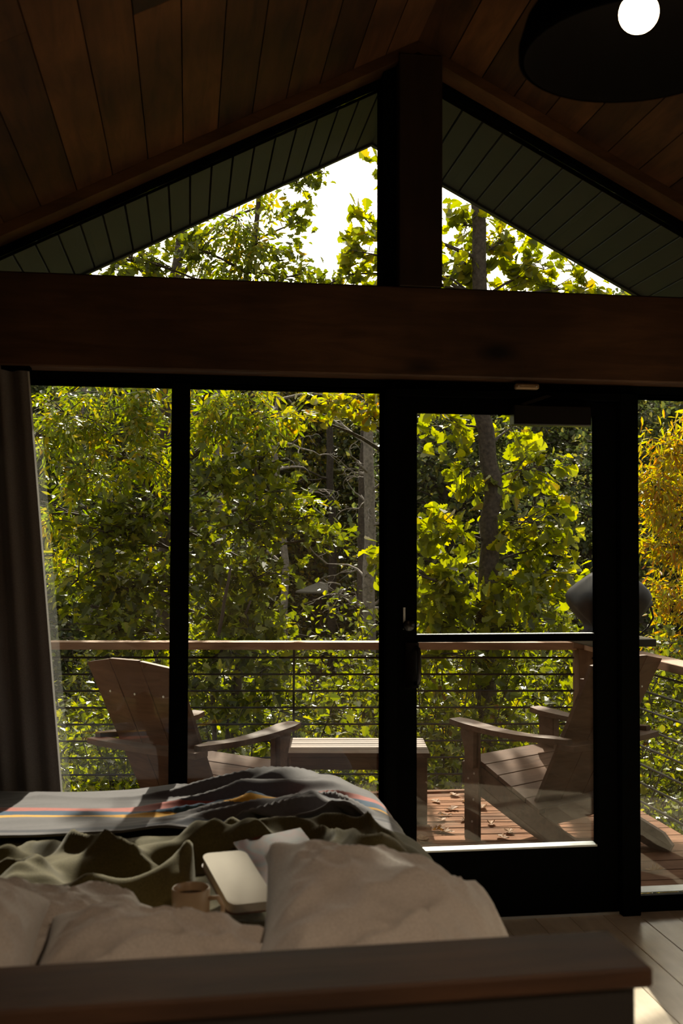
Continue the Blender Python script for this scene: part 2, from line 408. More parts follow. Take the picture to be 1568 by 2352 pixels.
# door
door = bpy.data.objects.new('door_1', None); C.objects.link(door); struct(door, 'black glazed door with a mid bar')
jm = MB(); jm.box((.756, 4.06, 0), (.800, WY1+.02, 2.075), ch=.003); jm.box((1.709, 4.06, 0), (1.785, WY1+.02, 2.075), ch=.003); jm.box((.80, 4.06, 2.045), (1.709, WY1+.02, 2.075), ch=.003)
struct(jm.build('trim_5', M['black']), 'black door frame')
d = MB(); d.box((.803, 4.095, .01), (.886, 4.14, 2.042), ch=.003); d.box((1.619, 4.095, .01), (1.706, 4.14, 2.042), ch=.003)
d.box((.886, 4.095, 1.987), (1.619, 4.14, 2.042)); d.box((.886, 4.095, .01), (1.619, 4.14, .268))
d.build('door_leaf', M['black'], door)
MB().box((.886, 4.098, .268), (1.619, 4.150, .276)).build('glazing_bead', M['alu'], door)
mbar = MB().box((.886, 4.095, 1.083), (1.619, 4.15, 1.110), ch=.002).build('mid_bar', M['black'], door)
MB().box((.886, 4.118, 1.1102), (1.619, 4.15, 1.1125)).build('bar_edge', M['alu'], door)
pane(.886, 1.619, .276, 1.083, door, 4.13); pane(.886, 1.619, 1.1126, 1.987, door, 4.13)
hd = MB(); hd.box((.835, 4.085, .905), (.892, 4.097, 1.085), ch=.004); hd.tube([(.880, 4.09, .925), (.884, 4.062, .93), (.886, 4.055, .95), (.886, 4.055, 1.04), (.884, 4.062, 1.06), (.880, 4.09, 1.065)], .009, 10)
hd.build('door_handle', M['blk'], door, True)
lk = MB().lathe([(.0, 0), (.024, 0), (.024, .012), (.018, .02), (0, .02)], 20, Matrix.Translation((.851, 4.095, 1.15)) @ Matrix.Rotation(math.pi/2, 4, 'X'), False)
lk.build('lock', M['blk'], door, True)
mb = MB().box((.83, 4.088, 1.135), (.838, 4.095, 1.22)); mb.build('latch_plate', M['alu'], door)
mb = MB().box((.803, 4.09, 0.0), (1.706, 4.2, .01)); struct(mb.build('trim_6', M['alu']), 'door threshold')
window('window_3', 1.787, 3.3, .055, 2.070, mlabel='tall glass pane right of the door')
for nm, box_, fr in (('added_window_6', ((3.80, .6, .35), (3.806, 3.3, 1.86)), [((3.78, .6, .35), (3.83, .64, 1.86)), ((3.78, 3.26, .35), (3.83, 3.3, 1.86)), ((3.78, 1.93, .35), (3.83, 1.97, 1.86)), ((3.78, .6, .35), (3.83, 3.3, .39)), ((3.78, .6, 1.82), (3.83, 3.3, 1.86))]),
                     ('added_window_7', ((-2.062, -1.9, .70), (-2.056, 1.3, 1.86)), [((-2.08, -1.9, .70), (-2.03, -1.86, 1.86)), ((-2.08, 1.26, .70), (-2.03, 1.3, 1.86)), ((-2.08, -.32, .70), (-2.03, -.28, 1.86)), ((-2.08, -1.9, .70), (-2.03, 1.3, .74)), ((-2.08, -1.9, 1.82), (-2.03, 1.3, 1.86))])):
    e = bpy.data.objects.new(nm, None); C.objects.link(e); struct(e)  # unseen side windows, added so more daylight reaches pillows and floor
    MB().box(*box_).build('glass', M['glass'], e)
    mb = MB()
    for q in fr: mb.box(*q)
    mb.build('window_frame', M['black'], e)
# gable glazing
def gable(name, x0, x1, lab):
    e = bpy.data.objects.new(name, None); C.objects.link(e); struct(e, lab)
    zt = lambda x: cz(x)-.070
    pts = [(x0, 2.475), (x1, 2.475), (x1, zt(x1)), (x0, zt(x0))]
    MB().prism(pts, 'y', 4.155, 4.161).build('glass', M['glass'], e)
    f = MB(); f.prism([(x0, zt(x0)), (x1, zt(x1)), (x1, cz(x1)), (x0, cz(x0))], 'y', 4.12, 4.20)
    f.build('window_frame', M['black'], e); return e
gable('window_4', -1.0, .742, 'left triangular gable pane')
gable('window_5', .90, 2.75, 'right triangular gable pane')
struct(MB().box((.742, 4.06, 2.46), (.80, WY1, 3.36)).build('trim_7', M['black']), 'black gable mullion beside the post')
mb = MB()
for sgn, x1 in ((-1, XL), (1, XR)):
    a, b = RIDX, x1
    mb.prism([(a, cz(a)-.045), (b, cz(b)-.045), (b, cz(b)-.001), (a, cz(a)-.001)], 'y', 4.01, 4.12)
struct(mb.build('trim_8', M['trimw']), 'wooden rake board along the ceiling edge above the gable glass')
# tie beam and king post
struct(MB().box((XL, 4.0, 2.113), (XR, 4.13, 2.46), ch=.006).build('ceiling_beam', M['beam']), 'thick wooden tie beam across the glass wall', 'beam')
struct(MB().box((.794, 4.0, 2.46), (.965, 4.13, 3.372), ch=.004).build('king_post', M['postw']), 'dark wooden king post above the tie beam', 'post')

# ------------------------------------------------------------------ outside deck
dk = MB(); y = 4.215; k = 0
def edgeY(x): return 6.33-.115*(x-1.4)
while y < 6.5:
    y1 = y+.138
    if y1 < 6.19: dk.box((-3.0, y, -.03), (2.50, y1-.005, 0), ch=.003)
    else:
        dk.add([(-3, y, -.03), (2.5, y, -.03), (2.5, max(y+.02, min(y1, edgeY(2.5))), -.03), (-3, min(y1, 6.8), -.03), (-3, y, 0), (2.5, y, 0), (2.5, max(y+.02, min(y1, edgeY(2.5))), 0), (-3, min(y1, 6.8), 0)],
               [(0, 3, 2, 1), (4, 5, 6, 7), (0, 1, 5, 4), (1, 2, 6, 5), (2, 3, 7, 6), (3, 0, 4, 7)])
        if y > 6.1: dk_last = y
    y = y1
    if y > 6.33: break
struct(dk.build('deck_floor', M['deck']), 'red-brown deck boards outside the glass', 'deck')
mb = MB(); mb.box((-3, 4.22, -.20), (2.47, 4.26, -.03)); mb.box((2.44, 4.22, -.22), (2.48, 6.25, -.03)); mb.box((-3, 6.18, -.22), (2.48, 6.22, -.03))
for x in (-2.8, -.3, 2.3): mb.box((x, 6.0, -2.6), (x+.14, 6.14, -.22))
struct(mb.build('deck_frame', M['cpost']), 'deck joists and posts', 'deck')

def FY(x): return 6.235 - .115*(x-1.09)     # line of the front railing
t = thing('deck_railing', 'front deck railing with wooden top board and black cables, behind chairs and table', 'railing', (0, 6.2, 0))
def bar(x0, x1, z0, z1, wd, name, mat, par, oy=6.2):
    a = Vector((x0, FY(x0)-oy, 0)); b = Vector((x1, FY(x1)-oy, 0)); dd = (b-a).normalized(); nn = Vector((-dd.y, dd.x, 0))*wd/2
    pts = [a-nn, b-nn, b+nn, a+nn]
    return MB().add([(p.x, p.y, z0) for p in pts]+[(p.x, p.y, z1) for p in pts], [(0, 3, 2, 1), (4, 5, 6, 7), (0, 1, 5, 4), (1, 2, 6, 5), (2, 3, 7, 6), (3, 0, 4, 7)]).build(name, mat, par)
bar(-2.9, 2.27, .857, .90, .13, 'top_rail', M['rail'], t)
for k in range(8):
    z = .805 - k*.0975
    MB().tube([(-2.9, FY(-2.9)-6.2, z), (2.27, FY(2.27)-6.2, z)], .0066, 6).build('cable', M['cable'], t)
for x in (-2.6, -.95, .62): MB().box((x-.006, FY(x)-6.2-.006, 0), (x+.006, FY(x)-6.2+.006, .857)).build('baluster', M['cable'], t)
t = thing('corner_post', 'wooden corner post of the deck railing with overlapping cap boards', 'post', (2.37, 6.11, 0))
MB().box((-.085, -.055, 0), (.06, .055, .862), ch=.004).build('post', M['cpost'], t)
MB().box((-.13, -.08, .865), (-.003, .075, .911), ch=.003).build('cap', M['rail'], t)
MB().box((.003, -.08, .865), (.10, .075, .911), ch=.003).build('cap', M['rail'], t)
t = thing('deck_railing', 'side deck railing with black cables running out at the right of the deck', 'railing', (2.37, 5, 0))
MB().box((-.065, -1.3, .857), (.065, 1.03, .90), ch=.003).build('top_rail', wood('side_rail_wood', (.26, .13, .07), (.46, .27, .16), 'y', rough=.7, island=.1, knots=False), t)
for k in range(8):
    z = .805 - k*.0975
    MB().tube([(0, -.75, z), (0, 1.06, z)], .0062, 6).build('cable', M['cable'], t)
MB().box((-.045, -.80, 0), (.045, -.71, .857), ch=.004).build('post', M['cpost'], t)

# ------------------------------------------------------------------ adirondack chair
def make_chair():
    t = thing('adirondack_chair', '', 'chair')
    fwd = 1
    # local: +Y forward, X sideways. seat front at y=+.29, rear feet at y=-.50
    rot = Matrix.Identity(4)
    for s in (-1, 1):
        prof = [(.30, .385), (.33, .35), (.33, .27), (.30, .25), (-.05, .115), (-.40, 0.0), (-.50, 0.0), (-.52, .035), (-.47, .085), (-.28, .15), (.02, .275), (.22, .37), (.27, .39)]
        MB().prism(prof, 'x', s*.27-.011*1, s*.27+.011).build('side_rail', M['chair'], t)
        lg = MB().box((s*.285-(.012 if s > 0 else .024)+.006, .205, 0), (s*.285+(.024 if s > 0 else .012)-.006+.006*s, .305, .562), ch=.003)
        l = lg.build('leg', M['chair'], t)
        for (yy, zz) in ((.235, .33), (.275, .30), (.24, .20), (.25, .09)):
            MB().lathe([(0, 0), (.006, 0), (.005, .003), (0, .003)], 8, Matrix.Translation((s*(.309 if s > 0 else .303), yy, zz)) @ Matrix.Rotation(s*math.pi/2, 4, 'Y'), False).build('screw', M['screw'], l)
        MB().prism([(.21, .562), (.30, .562), (.298, .53), (.26, .40), (.23, .36), (.215, .36)], 'x', s*.309, s*.335).build('arm_bracket', M['chair'], t)
        # arm: shaped board, tips down to the rear
        a = MB(); n = 10; top = []; bot = []
        for i in range(n+1):
            q = i/n; y = .36 - q*.72
            ins = s*(.248 + .02*math.sin(q*3)) if q < .8 else s*(.248+(q-.8)*.22)
            out = s*(.365 - .040*max(0, (q-.15))**1.2*1.2) if q > 0.08 else s*.352
            if q < .05: ins = s*.275
            z = .592 - .012*q - .02*math.sin(q*math.pi)*.9 if True else 0
            top.append((ins, out, y, z))
        vs_ = []
        for (i_, o_, y, z) in top: vs_ += [(i_, y, z), (o_, y, z), (o_, y, z-.026), (i_, y, z-.026)]
        fs = []
        for i in range(n):
            b0 = i*4; b1 = b0+4
            for j in range(4): fs.append((b0+j, b0+(j+1) % 4, b1+(j+1) % 4, b1+j))
        fs += [(0, 1, 2, 3), (n*4+3, n*4+2, n*4+1, n*4)]
        a.add(vs_, fs).build('arm', M['chair'], t)
    # seat slats following the rails
    path = [(.325, .30), (.31, .375), (.24, .392), (.16, .355), (.07, .31), (-.02, .268), (-.11, .228)]
    MB().box((-.282, .318, .255), (.282, .34, .375), ch=.004).build('seat_slat', M['chair'], t)
    for i in range(5):
        q = .265 - i*.086
        y1, y0 = q, q-.080
        zf = lambda y: .392 - max(0, .25-y)*.47 if y < .25 else .392
        MB().prism([(y1, zf(y1)), (y0, zf(y0)), (y0, zf(y0)+.021), (y1, zf(y1)+.021)], 'x', -.282, .282).build('seat_slat', M['chair'], t)
    # back: three broad slats in a shallow curve
    lean = math.radians(28)
    for j in (-1, 0, 1):
        b = MB(); x0, x1 = (j*.165-.079), (j*.165+.079)
        z_low = .22; L = .828
        topc = {-1: -.035, 0: 0.0, 1: -.035}[j]
        def pt(x, h, th):
            fan = 1+.13*h/L
            y = -.125 - h*math.sin(lean)*.98 + .35*(x*fan)**2
            return (x*fan, y + th*math.cos(lean), z_low + h*math.cos(lean) + th*math.sin(lean)*.2)
        N = 6; vs_ = []
        for i in range(N+1):
            h0 = L*i/N
            hA = h0 + (topc*(1 if j < 0 else .1) if i == N else 0) if j != 1 else h0+(topc*.1 if i == N else 0)
            hB = h0 + (topc*(1 if j > 0 else .1) if i == N else 0) if j != -1 else h0+(topc*.1 if i == N else 0)
            vs_ += [pt(x0, hA, 0), pt(x1, hB, 0), pt(x1, hB, .022), pt(x0, hA, .022)]
        fs = []
        for i in range(N):
            b0 = i*4; b1 = b0+4
            for q in range(4): fs.append((b0+q, b0+(q+1) % 4, b1+(q+1) % 4, b1+q))
        fs += [(3, 2, 1, 0), (N*4, N*4+1, N*4+2, N*4+3)]
        b.add(vs_, fs).build('backrest_slat', M['chair'], t)
    # rear brace at arm height (bowed), lower brace, upper batten
    br = MB(); pts = []
    for i in range(9):
        x = -.335+.67*i/8; pts.append((x, -.345+.25*x*x))
    out = [(x, y-.085) for x, y in pts]+[(x, y) for x, y in pts[::-1]]
    br.prism(out, 'z', .530, .556).build('back_brace', M['chair'], t)
    br = MB(); br.box((-.262, -.20, .15), (.262, -.178, .23)).build('lower_brace', M['chair'], t)
    br = MB(); pts = [(-.23+.46*i/8, -.395+.36*(-.23+.46*i/8)**2) for i in range(9)]
    br.prism([(x, y) for x, y in pts]+[(x, y+.02) for x, y in pts[::-1]], 'z', .80, .85).build('upper_batten', M['chair'], t)
    for xx in (-.165, 0, .165): MB().lathe([(0, 0), (.006, 0), (.005, .003), (0, .003)], 8, Matrix.Translation((xx, -.430+.35*xx*xx, .79)) @ Matrix.Rotation(math.pi/2+lean*.0, 4, 'X'), False).build('screw', M['screw'], t)
    MB().tube([(-.26, .05, .17), (.26, .05, .17)], .012, 8).build('stretcher', M['chair'], t)
    return t
ch = make_chair(); collect_kids()
ch.location = (.055, 5.23, .001); ch.rotation_euler = (0, 0, math.radians(48-90))
ch['label'] = 'brown slatted garden chair turned away, its back to the curtain, left of the low table'
c2 = copy_tree(ch); c2.location = (1.80, 5.17, .001); c2.rotation_euler = (0, 0, math.radians(122-90))
c2['label'] = 'brown slatted garden chair facing left, seen through the glass door right of the low table'
for c in (ch, c2): c['group'] = 'slatted garden chairs on the deck'
# low table
t = thing('side_table', 'low brown slatted wooden table standing between the two garden chairs', 'table', (.90, 5.80, 0), math.radians(-8))
for k in range(4): MB().box((-.40, -.225+k*.1135, .353), (.40, -.225+k*.1135+.1095, .375), ch=.002).build('top_slat', M['chair'], t)
for sx in (-1, 1):
    for sy in (-1, 1):
        MB().box((sx*.365-.035, sy*.19-.02, 0), (sx*.365+.022, sy*.19+.02, .352), ch=.002).build('leg', M['chair'], t)
    MB().box((sx*.365-.02, -.169, .07), (sx*.365+.005, .169, .115), ch=.002).build('stretcher', M['chair'], t)
for sy in (-1, 1): MB().box((-.33, sy*.205-.011, .285), (.33, sy*.205+.011, .352), ch=.002).build('apron', M['chair'], t)

# platform and covered grill at the corner
gx = P(1398, 1460, 5.8); sx0 = P(1506, 1480, 5.62).x
t = thing('corner_shelf', 'square dark board resting on the rail corner beneath the covered grill', 'shelf', (gx.x, 5.78, .9125))
MB().box((-.17, -.17, 0), (sx0-gx.x, .19, .042), ch=.004).build('shelf_board', M['frame_out'], t)
t = thing('kettle_grill', 'round kettle grill under a black cover standing on the rail corner behind the right chair', 'grill', (gx.x, 5.79, .955))
g = MB(); K = 48; rows = [(.10, .0), (.15, .008), (.12, .04), (.13, .075), (.17, .115), (.205, .155), (.232, .19), (.242, .225), (.222, .262), (.175, .305), (.115, .345), (.05, .372), (.0, .378)]
vs_ = []
for i, (r, z) in enumerate(rows):
    for j in range(K):
        th = 2*math.pi*j/K
        n_ = noise.noise(Vector((math.cos(th)*1.8, math.sin(th)*1.8, z*5)))
        fold = (.016*math.sin(th*7+z*14) if z < .20 else .006*math.sin(th*6+1))*min(1, r/.1)
        rr = max(0.0, r*(1+.13*n_) + fold*1.3)
        vs_.append((rr*math.cos(th), rr*math.sin(th), max(0.0, z+.016*n_*(1 if z > .03 else 0))))
fs = []
for i in range(len(rows)-1):
    for j in range(K): fs.append((i*K+j, i*K+(j+1) % K, (i+1)*K+(j+1) % K, (i+1)*K+j))
fs.append(tuple(range(K))[::-1])
g.add(vs_, fs).build('fabric_cover', M['cover'], t, True)
MB().tube([(.225, -.05, .17), (.235, -.06, .11), (.20, -.06, .05), (.155, -.05, .012)], .006, 6).build('cover_strap', M['cover'], t)

# fallen leaves on the deck
def oak_outline(n=7):
    pts = [(0, 0), (.05, .02)]
    L = [(.14, .14), (.10, .22), (.24, .33), (.16, .42), (.34, .55), (.22, .63), (.36, .76), (.24, .86), (.16, .95), (0, 1.0)]
    return [(.03, .06)] + L
def dry_leaf(i):
    L = oak_outline(); v = []; s = .075+.04*R.random()
    half = [(x, y) for x, y in L]
    pts = [(0, 0)] + half + [(-x, y) for x, y in half[::-1] if x > 0]
    curl = .8+R.random()*1.4
    vs_ = [(0, .5*s, .004)] + [((x*math.cos(x*curl))*s, y*s, (.9*x*x*curl+.35*(y-.5)**2)*s+.003+.004*R.random()) for x, y in pts]
    n = len(pts); fs = [(0, 1+k, 1+(k+1) % n) for k in range(n)]
    return MB().add(vs_, fs)
leafspots = [(1035, 1822), (1060, 1838), (1110, 1850), (1020, 1862), (1040, 1872), (1022, 1880), (1170, 1905), (1190, 1900), (975, 1905), (1000, 1912), (1045, 1915), (965, 1920), (1010, 1845), (1205, 1890), (1170, 1928), (1058, 1888), (960, 1935), (1128, 1898), (1140, 1842), (1480, 2000)]
for i, (px, py) in enumerate(leafspots):
    p = PZ(px, py, .005)
    if p.y > 6.25: p.y = 6.24
    o = dry_leaf(i).build('fallen_leaf', M['dryleaf']); o.location = (p.x, p.y, .001); o.rotation_euler = (0, 0, R.random()*6.28)
    tag(o, 'curled dry brown leaf lying on the deck boards outside the door', 'leaf', 'fallen leaves on the deck')
# ------------------------------------------------------------------ the bed
t = thing('bed', 'wide bed with a dark wooden headboard seen from behind, its foot towards the glass wall', 'bed', (0, 1.4, 0))
hc = MB().box((-1.25, .0, .852), (.633, .148, .88), ch=.004).build('headboard_cap', M['hb'], t); hc['label'] = 'brown wooden cap board of the headboard'
mb = MB(); mb.box((-1.25, .012, .02), (.612, .135, .852), ch=.004); hb_o = mb.build('headboard', M['hbd'], t)
for o in (hc, hb_o): o.rotation_euler = (0, 0, math.radians(1.6)); o.location = (0, -.018, 0)
MB().box((-1.2, .14, .16), (.64, 2.36, .29), ch=.01).build('bed_frame', M['hbd'], t)
for x in (-1.1, .58):
    for y in (.25, 2.25): MB().box((x-.035, y-.035, 0), (x+.035, y+.035, .16)).build('leg', M['hbd'], t)
MB().box((-1.18, .155, .29), (.60, 2.33, .535), ch=.05).build('mattress', M['mattress'], t, True)

def prof(d, r):
    if d <= 0: return d, 0.0, 0.0
    if d < math.pi/2*r: a = d/r; return r*math.sin(a), -r*(1-math.cos(a)), a
    return r, -r-(d-math.pi/2*r), math.pi/2
def drape(name, s0, s1, t0, t1, xe, ye, z0, r, hf, mat, step=.0085, edge=None, thick=.0, uvf=None):
    ns = int((s1-s0)/step)+1; nt_ = int((t1-t0)/step)+1
    mb = MB(); uv = []
    for j in range(nt_):
        tt = t0+(t1-t0)*j/(nt_-1)
        for i in range(ns):
            ss = s0+(s1-s0)*i/(ns-1)
            t2 = tt
            if edge: t2 = tt + edge(ss)*(1-(tt-t0)/(t1-t0))
            px_, pzx, ax = prof(ss-(xe-r), r); py_, pzy, ay = prof(t2-(ye-r), r)
            h = hf(ss, t2)
            nx, ny, nz = math.sin(ax), math.sin(ay)*math.cos(ax), math.cos(ax)*math.cos(ay)
            mb.v.append((xe-r+px_+nx*h, ye-r+py_+ny*h, z0+pzx+pzy+nz*h))
            uv.append((ss, t2) if uvf is None else uvf(ss, t2))
    for j in range(nt_-1):
        for i in range(ns-1):
            a = j*ns+i; mb.f.append((a, a+1, a+ns+1, a+ns))
    mb.uv = uv
    o = mb.build(name, mat, None, True)
    if thick:
        so_ = o.modifiers.new('thickness', 'SOLIDIFY'); so_.thickness = thick; so_.offset = -1
    return o
def N(x, y, z=0.): return noise.noise(Vector((x, y, z)))
def ridge(x, y, z=0.): return max(0., 1-abs(N(x, y, z))*2.6)
def sheet_h(x, y):
    wx = N(x*2, y*2, 3)*.2
    return .012+.010*ridge(x*4+wx*4, y*3, 5)**2 + .012*N(x*2, y*2, 9)
o = drape('bed_sheet', -1.25, 1.05, 1.60, 2.95, .645, 9., .537, .05, sheet_h, M['sheet'], .012)
tag(o, 'white fitted sheet showing at the bed edge between the pillows and the olive cover', 'sheet')
def soft(v, k=1.0, e=.0040):
    q = 1-(math.sqrt(v*v+e)-math.sqrt(e)*.5)*k
    return .5*(q+math.sqrt(q*q+.01)) if q > -1 else 0.
def olive_h(x, y):
    wx = N(x*1.7, y*1.7, 11)*.38; wy = N(x*1.7, y*1.7, 21)*.38
    a = soft(N((x+wx)*2.4, (y+wy)*2.8, 1), 2.3, .003); b = soft(N((x+wy)*4.9, (y-wx)*5.8, 2), 2.4, .0012)
    c = soft(N((x+wx)*8, (y+wy)*9.5, 4), 2.2, .0008)
    amp = 1.0 if y < 2.90 else max(.10, 1-(y-2.90)*3.2)
    if x > .50: amp *= max(.10, 1-(x-.50)*6.0)
    front = min(1, max(0.12, (y-2.40)*6))
    lap = .040*math.exp(-((x-.19)/.16)**2-((y-2.70)/.16)**2)
    if .02 < x < .34 and 2.5 < y < 2.86: amp *= .35
    return .020 + lap + .035*math.exp(-((y-3.06)/.13)**2) + amp*front*(.100*a**1.4 + .046*b**1.5*(.4+.6*a) + .016*c**1.4*(.3+b) + max(-.02, .05*N(x*1.5+3, y*2.4, 7)))
o = drape('duvet', -1.35, 1.06, 2.42, 4.15, .665, 3.80, .552, .07, olive_h, M['olive'], .0075,
          edge=lambda s: .05*N(s*3, 1.5, 0)+(.30*max(0, s-.28) if s < .9 else .19)*1.0)
tag(o, 'crumpled olive green cover lying across the bed beneath the striped blanket', 'duvet')
# striped blanket: stripes are woven in, running across the bed
m, n, b, out = nodes('striped_wool')
uvn = n.nodes.new('ShaderNodeUVMap'); sp = n.nodes.new('ShaderNodeSeparateXYZ'); n.links.new(uvn.outputs[0], sp.inputs[0])
nz = n.nodes.new('ShaderNodeTexNoise'); nz.inputs['Scale'].default_value = 90; nz.inputs['Detail'].default_value = 3; n.links.new(uvn.outputs[0], nz.inputs['Vector'])
ad = n.nodes.new('ShaderNodeMath'); ad.operation = 'MULTIPLY_ADD'; ad.inputs[1].default_value = .008; n.links.new(nz.outputs['Fac'], ad.inputs[0]); n.links.new(sp.outputs['Y'], ad.inputs[2])
GR = (.125, .114, .120); PK = (.42, .11, .085); BL = (.012, .060, .125); YE = (.72, .36, .022); NV = (.03, .03, .045)
stops = [(0, GR), (.12, NV), (.17, GR), (.30, GR), (.335, YE), (.37, BL), (.44, BL), (.455, PK), (.52, GR)]
r = ramp(n, stops, ad.outputs[0], 'CONSTANT')
mx = n.nodes.new('ShaderNodeVectorMath'); mx.operation = 'SCALE'; n.links.new(r.outputs[0], mx.inputs[0])
mr = n.nodes.new('ShaderNodeMapRange'); mr.inputs['To Min'].default_value = .8; mr.inputs['To Max'].default_value = 1.2; n.links.new(nz.outputs['Fac'], mr.inputs['Value']); n.links.new(mr.outputs[0], mx.inputs['Scale'])
n.links.new(mx.outputs[0], b.inputs['Base Color']); b.inputs['Roughness'].default_value = .95; b.inputs['Sheen Weight'].default_value = .4; b.inputs['Specular IOR Level'].default_value = .1
M['wool'] = m
def wool_h(x, y):
    q = y - .30*max(0, x+.05)                      # folds sweep diagonally on the right half
    wq = N(x*1.3, y*2, 31)*.10
    k = min(1, max(.12, (x+.25)*1.7))
    if x > .46: k *= max(.10, 1-(x-.46)*6)
    f = ridge(x*.9, (q+wq)*6.5, 8)**1.7*.075 + ridge(x*1.6+5, (q-wq)*12, 3)**2*.020
    bump = .018*math.exp(-((x-.50)/.28)**2-((y-3.66)/.18)**2)
    return .052 - .03*min(1, max(0, (x-.5)*6)) + k*f + bump + .016*N(x*2.2, y*3, 2)
def wool_uv(s, t_):
    v = (t_-3.14)/.75
    return (s, v + .05*N(s*1.6, t_*2, 6) - .10*max(0, s-.0)*1.0 + .035*math.sin(s*5+1))
o = drape('blanket', -1.35, 1.02, 3.20, 3.86, .680, 3.83, .562, .08, wool_h, M['wool'], .0075,
          edge=lambda s: .05*N(s*2.2, 4.5, 0)-.13*max(0, s-.05), thick=.007, uvf=wool_uv)
tag(o, 'grey wool blanket with red, blue and yellow stripes folded over the foot of the bed', 'blanket')

def pillow(name, label, w_, d_, th, loc, rot, seed, ear=None, sag=0., group='white pillows at the head of the bed'):
    n_ = 64; mb = MB(); idx = {}
    for side in (1, -1):
        for j in range(n_+1):
            for i in range(n_+1):
                if side < 0 and (i in (0, n_) or j in (0, n_)): idx[side, i, j] = idx[1, i, j]; continue
                u = -1+2*i/n_; v = -1+2*j/n_
                u = math.sin(u*math.pi/2)*.55+u*.45; v = math.sin(v*math.pi/2)*.55+v*.45
                x = w_/2*u*(1-.10*(1-u*u)*0-.085*(1-v*v)); y = d_/2*v*(1-.085*(1-u*u))
                e = max(0, (1-u**2)*(1-v**2)); t_ = th/2*e**.42
                # radiating wrinkles from the corners and edge puckers
                ang = math.atan2(y, x); rr = math.hypot(u, v)
                wr = .022*N(u*1.6+seed, v*1.6, seed) + .019*max(0, 1-abs(N(u*1.2+seed+N(u*2, v*2, seed)*.5, v*2.6-u*1.2, seed))*1.8)**2*min(1, e*3) + .011*max(0, 1-abs(N(u*2.4+seed, v*4.5+u*2, seed+4))*1.8)**2*min(1, e*4)
                z = side*(t_+wr*min(1, e*4)*(1 if side > 0 else .4))
                z -= sag*max(0, u+.1)**1.8
                if ear:
                    q = max(0, 1-math.hypot(u-ear[0], v-ear[1])/.55); z += ear[2]*q*q; x += ear[3]*q*q
                idx[side, i, j] = len(mb.v); mb.v.append((x, y, z))
        for j in range(n_):
            for i in range(n_):
                q = (idx[side, i, j], idx[side, i+1, j], idx[side, i+1, j+1], idx[side, i, j+1])
                mb.f.append(q if side > 0 else q[::-1])
    o = mb.build(name, M['sheet'], None, True); o.location = loc; o.rotation_euler = [math.radians(a) for a in rot]
    return tag(o, label, 'pillow', group)
pillow('pillow', 'large plump white pillow on the right, nearest the door side of the bed', .56, .52, .29, (.395, 1.96, .705), (11, 6, -8), 3.3, ear=(-1, .8, .06, .0), sag=.13)
pillow('pillow', 'rumpled white pillow in the middle, in front of the mug', .50, .46, .26, (-.04, 1.88, .648), (11, 11, -6), 8.1)
pillow('pillow', 'white pillow cut by the left edge, tilted up highest against the headboard', .60, .46, .27, (-.53, 1.82, .77), (24, 14, 8), 5.2)
pillow('pillow', 'white pillow lying flat at the far left behind the two others', .66, .42, .20, (-.36, 2.24, .655), (4, 8, 8), 6.7)

# things lying on the bed
t = thing('mug', 'tan ceramic mug of dark coffee standing on the bed between pillow and notebook', 'mug', (.012, 2.47, .578))
MB().lathe([(.036, 0), (.041, .004), (.0425, .05), (.0430, .1005), (.0415, .103), (.0395, .1005), (.0385, .05), (.037, .01), (0, .008)], 40, None, False).build('mug_body', M['mug'], t, True)
MB().lathe([(0, .084), (.0387, .084)], 32, None, False).build('coffee', M['coffee'], t)
MB().tube([(.040, -.012, .080), (.060, -.018, .083), (.072, -.022, .065), (.070, -.021, .042), (.055, -.016, .026), (.040, -.012, .025)], .0055, 8).build('handle', M['mug'], t, True)
def rrect(w_, h_, r, k=6):
    pts = []
    for cx_, cy_, a0 in ((w_/2-r, h_/2-r, 0), (-w_/2+r, h_/2-r, 90), (-w_/2+r, -h_/2+r, 180), (w_/2-r, -h_/2+r, 270)):
        for i in range(k+1):
            a = math.radians(a0+90*i/k); pts.append((cx_+r*math.cos(a), cy_+r*math.sin(a)))
    return pts
t = thing('notebook', 'cream round-cornered notebook lying tilted beside the mug', 'notebook', (.120, 2.60, .638), 0)
t.rotation_euler = (math.radians(15), math.radians(2), math.radians(17))
MB().prism(rrect(.112, .225, .022), 'z', .003, .024).build('page_block', M['cream'], t)
MB().prism(rrect(.115, .23, .022), 'z', 0, .003).build('back_cover', M['leather'], t)
MB().prism(rrect(.115, .23, .022), 'z', .0245, .0265).build('front_cover', M['cream'], t)
m, n, b, out = nodes('magazine_picture')
tc = n.nodes.new('ShaderNodeTexCoord'); nz = n.nodes.new('ShaderNodeTexNoise'); nz.inputs['Scale'].default_value = 9; nz.inputs['Detail'].default_value = 1.5
n.links.new(tc.outputs['Object'], nz.inputs['Vector'])
r = ramp(n, [(.34, (.03, .02, .015)), (.43, (.15, .045, .015)), (.5, (.075, .058, .05)), (.57, (.13, .028, .022)), (.66, (.055, .06, .065))], nz.outputs['Fac'])
n.links.new(r.outputs[0], b.inputs['Base Color']); b.inputs['Roughness'].default_value = .5; b.inputs['Specular IOR Level'].default_value = .2
t = thing('magazine', 'glossy magazine with an orange and red picture cover half under the right pillow', 'magazine', (.250, 2.73, .652))
t.rotation_euler = (math.radians(17), math.radians(-5), math.radians(17))
MB().prism(rrect(.19, .25, .002, 1), 'z', 0, .004).build('page_block', M['cream'], t)
MB().prism(rrect(.192, .252, .002, 1), 'z', .0042, .0050).build('cover', m, t)
eg = PZ(752, 1990, .635)
t = thing('eyeglasses', 'small shiny black eyeglasses beside the magazine near the large pillow', 'eyeglasses', (eg.x, eg.y, .625))
t.rotation_euler = (math.radians(-50), 0, math.radians(-25)); t.scale = (.9, .9, .9)
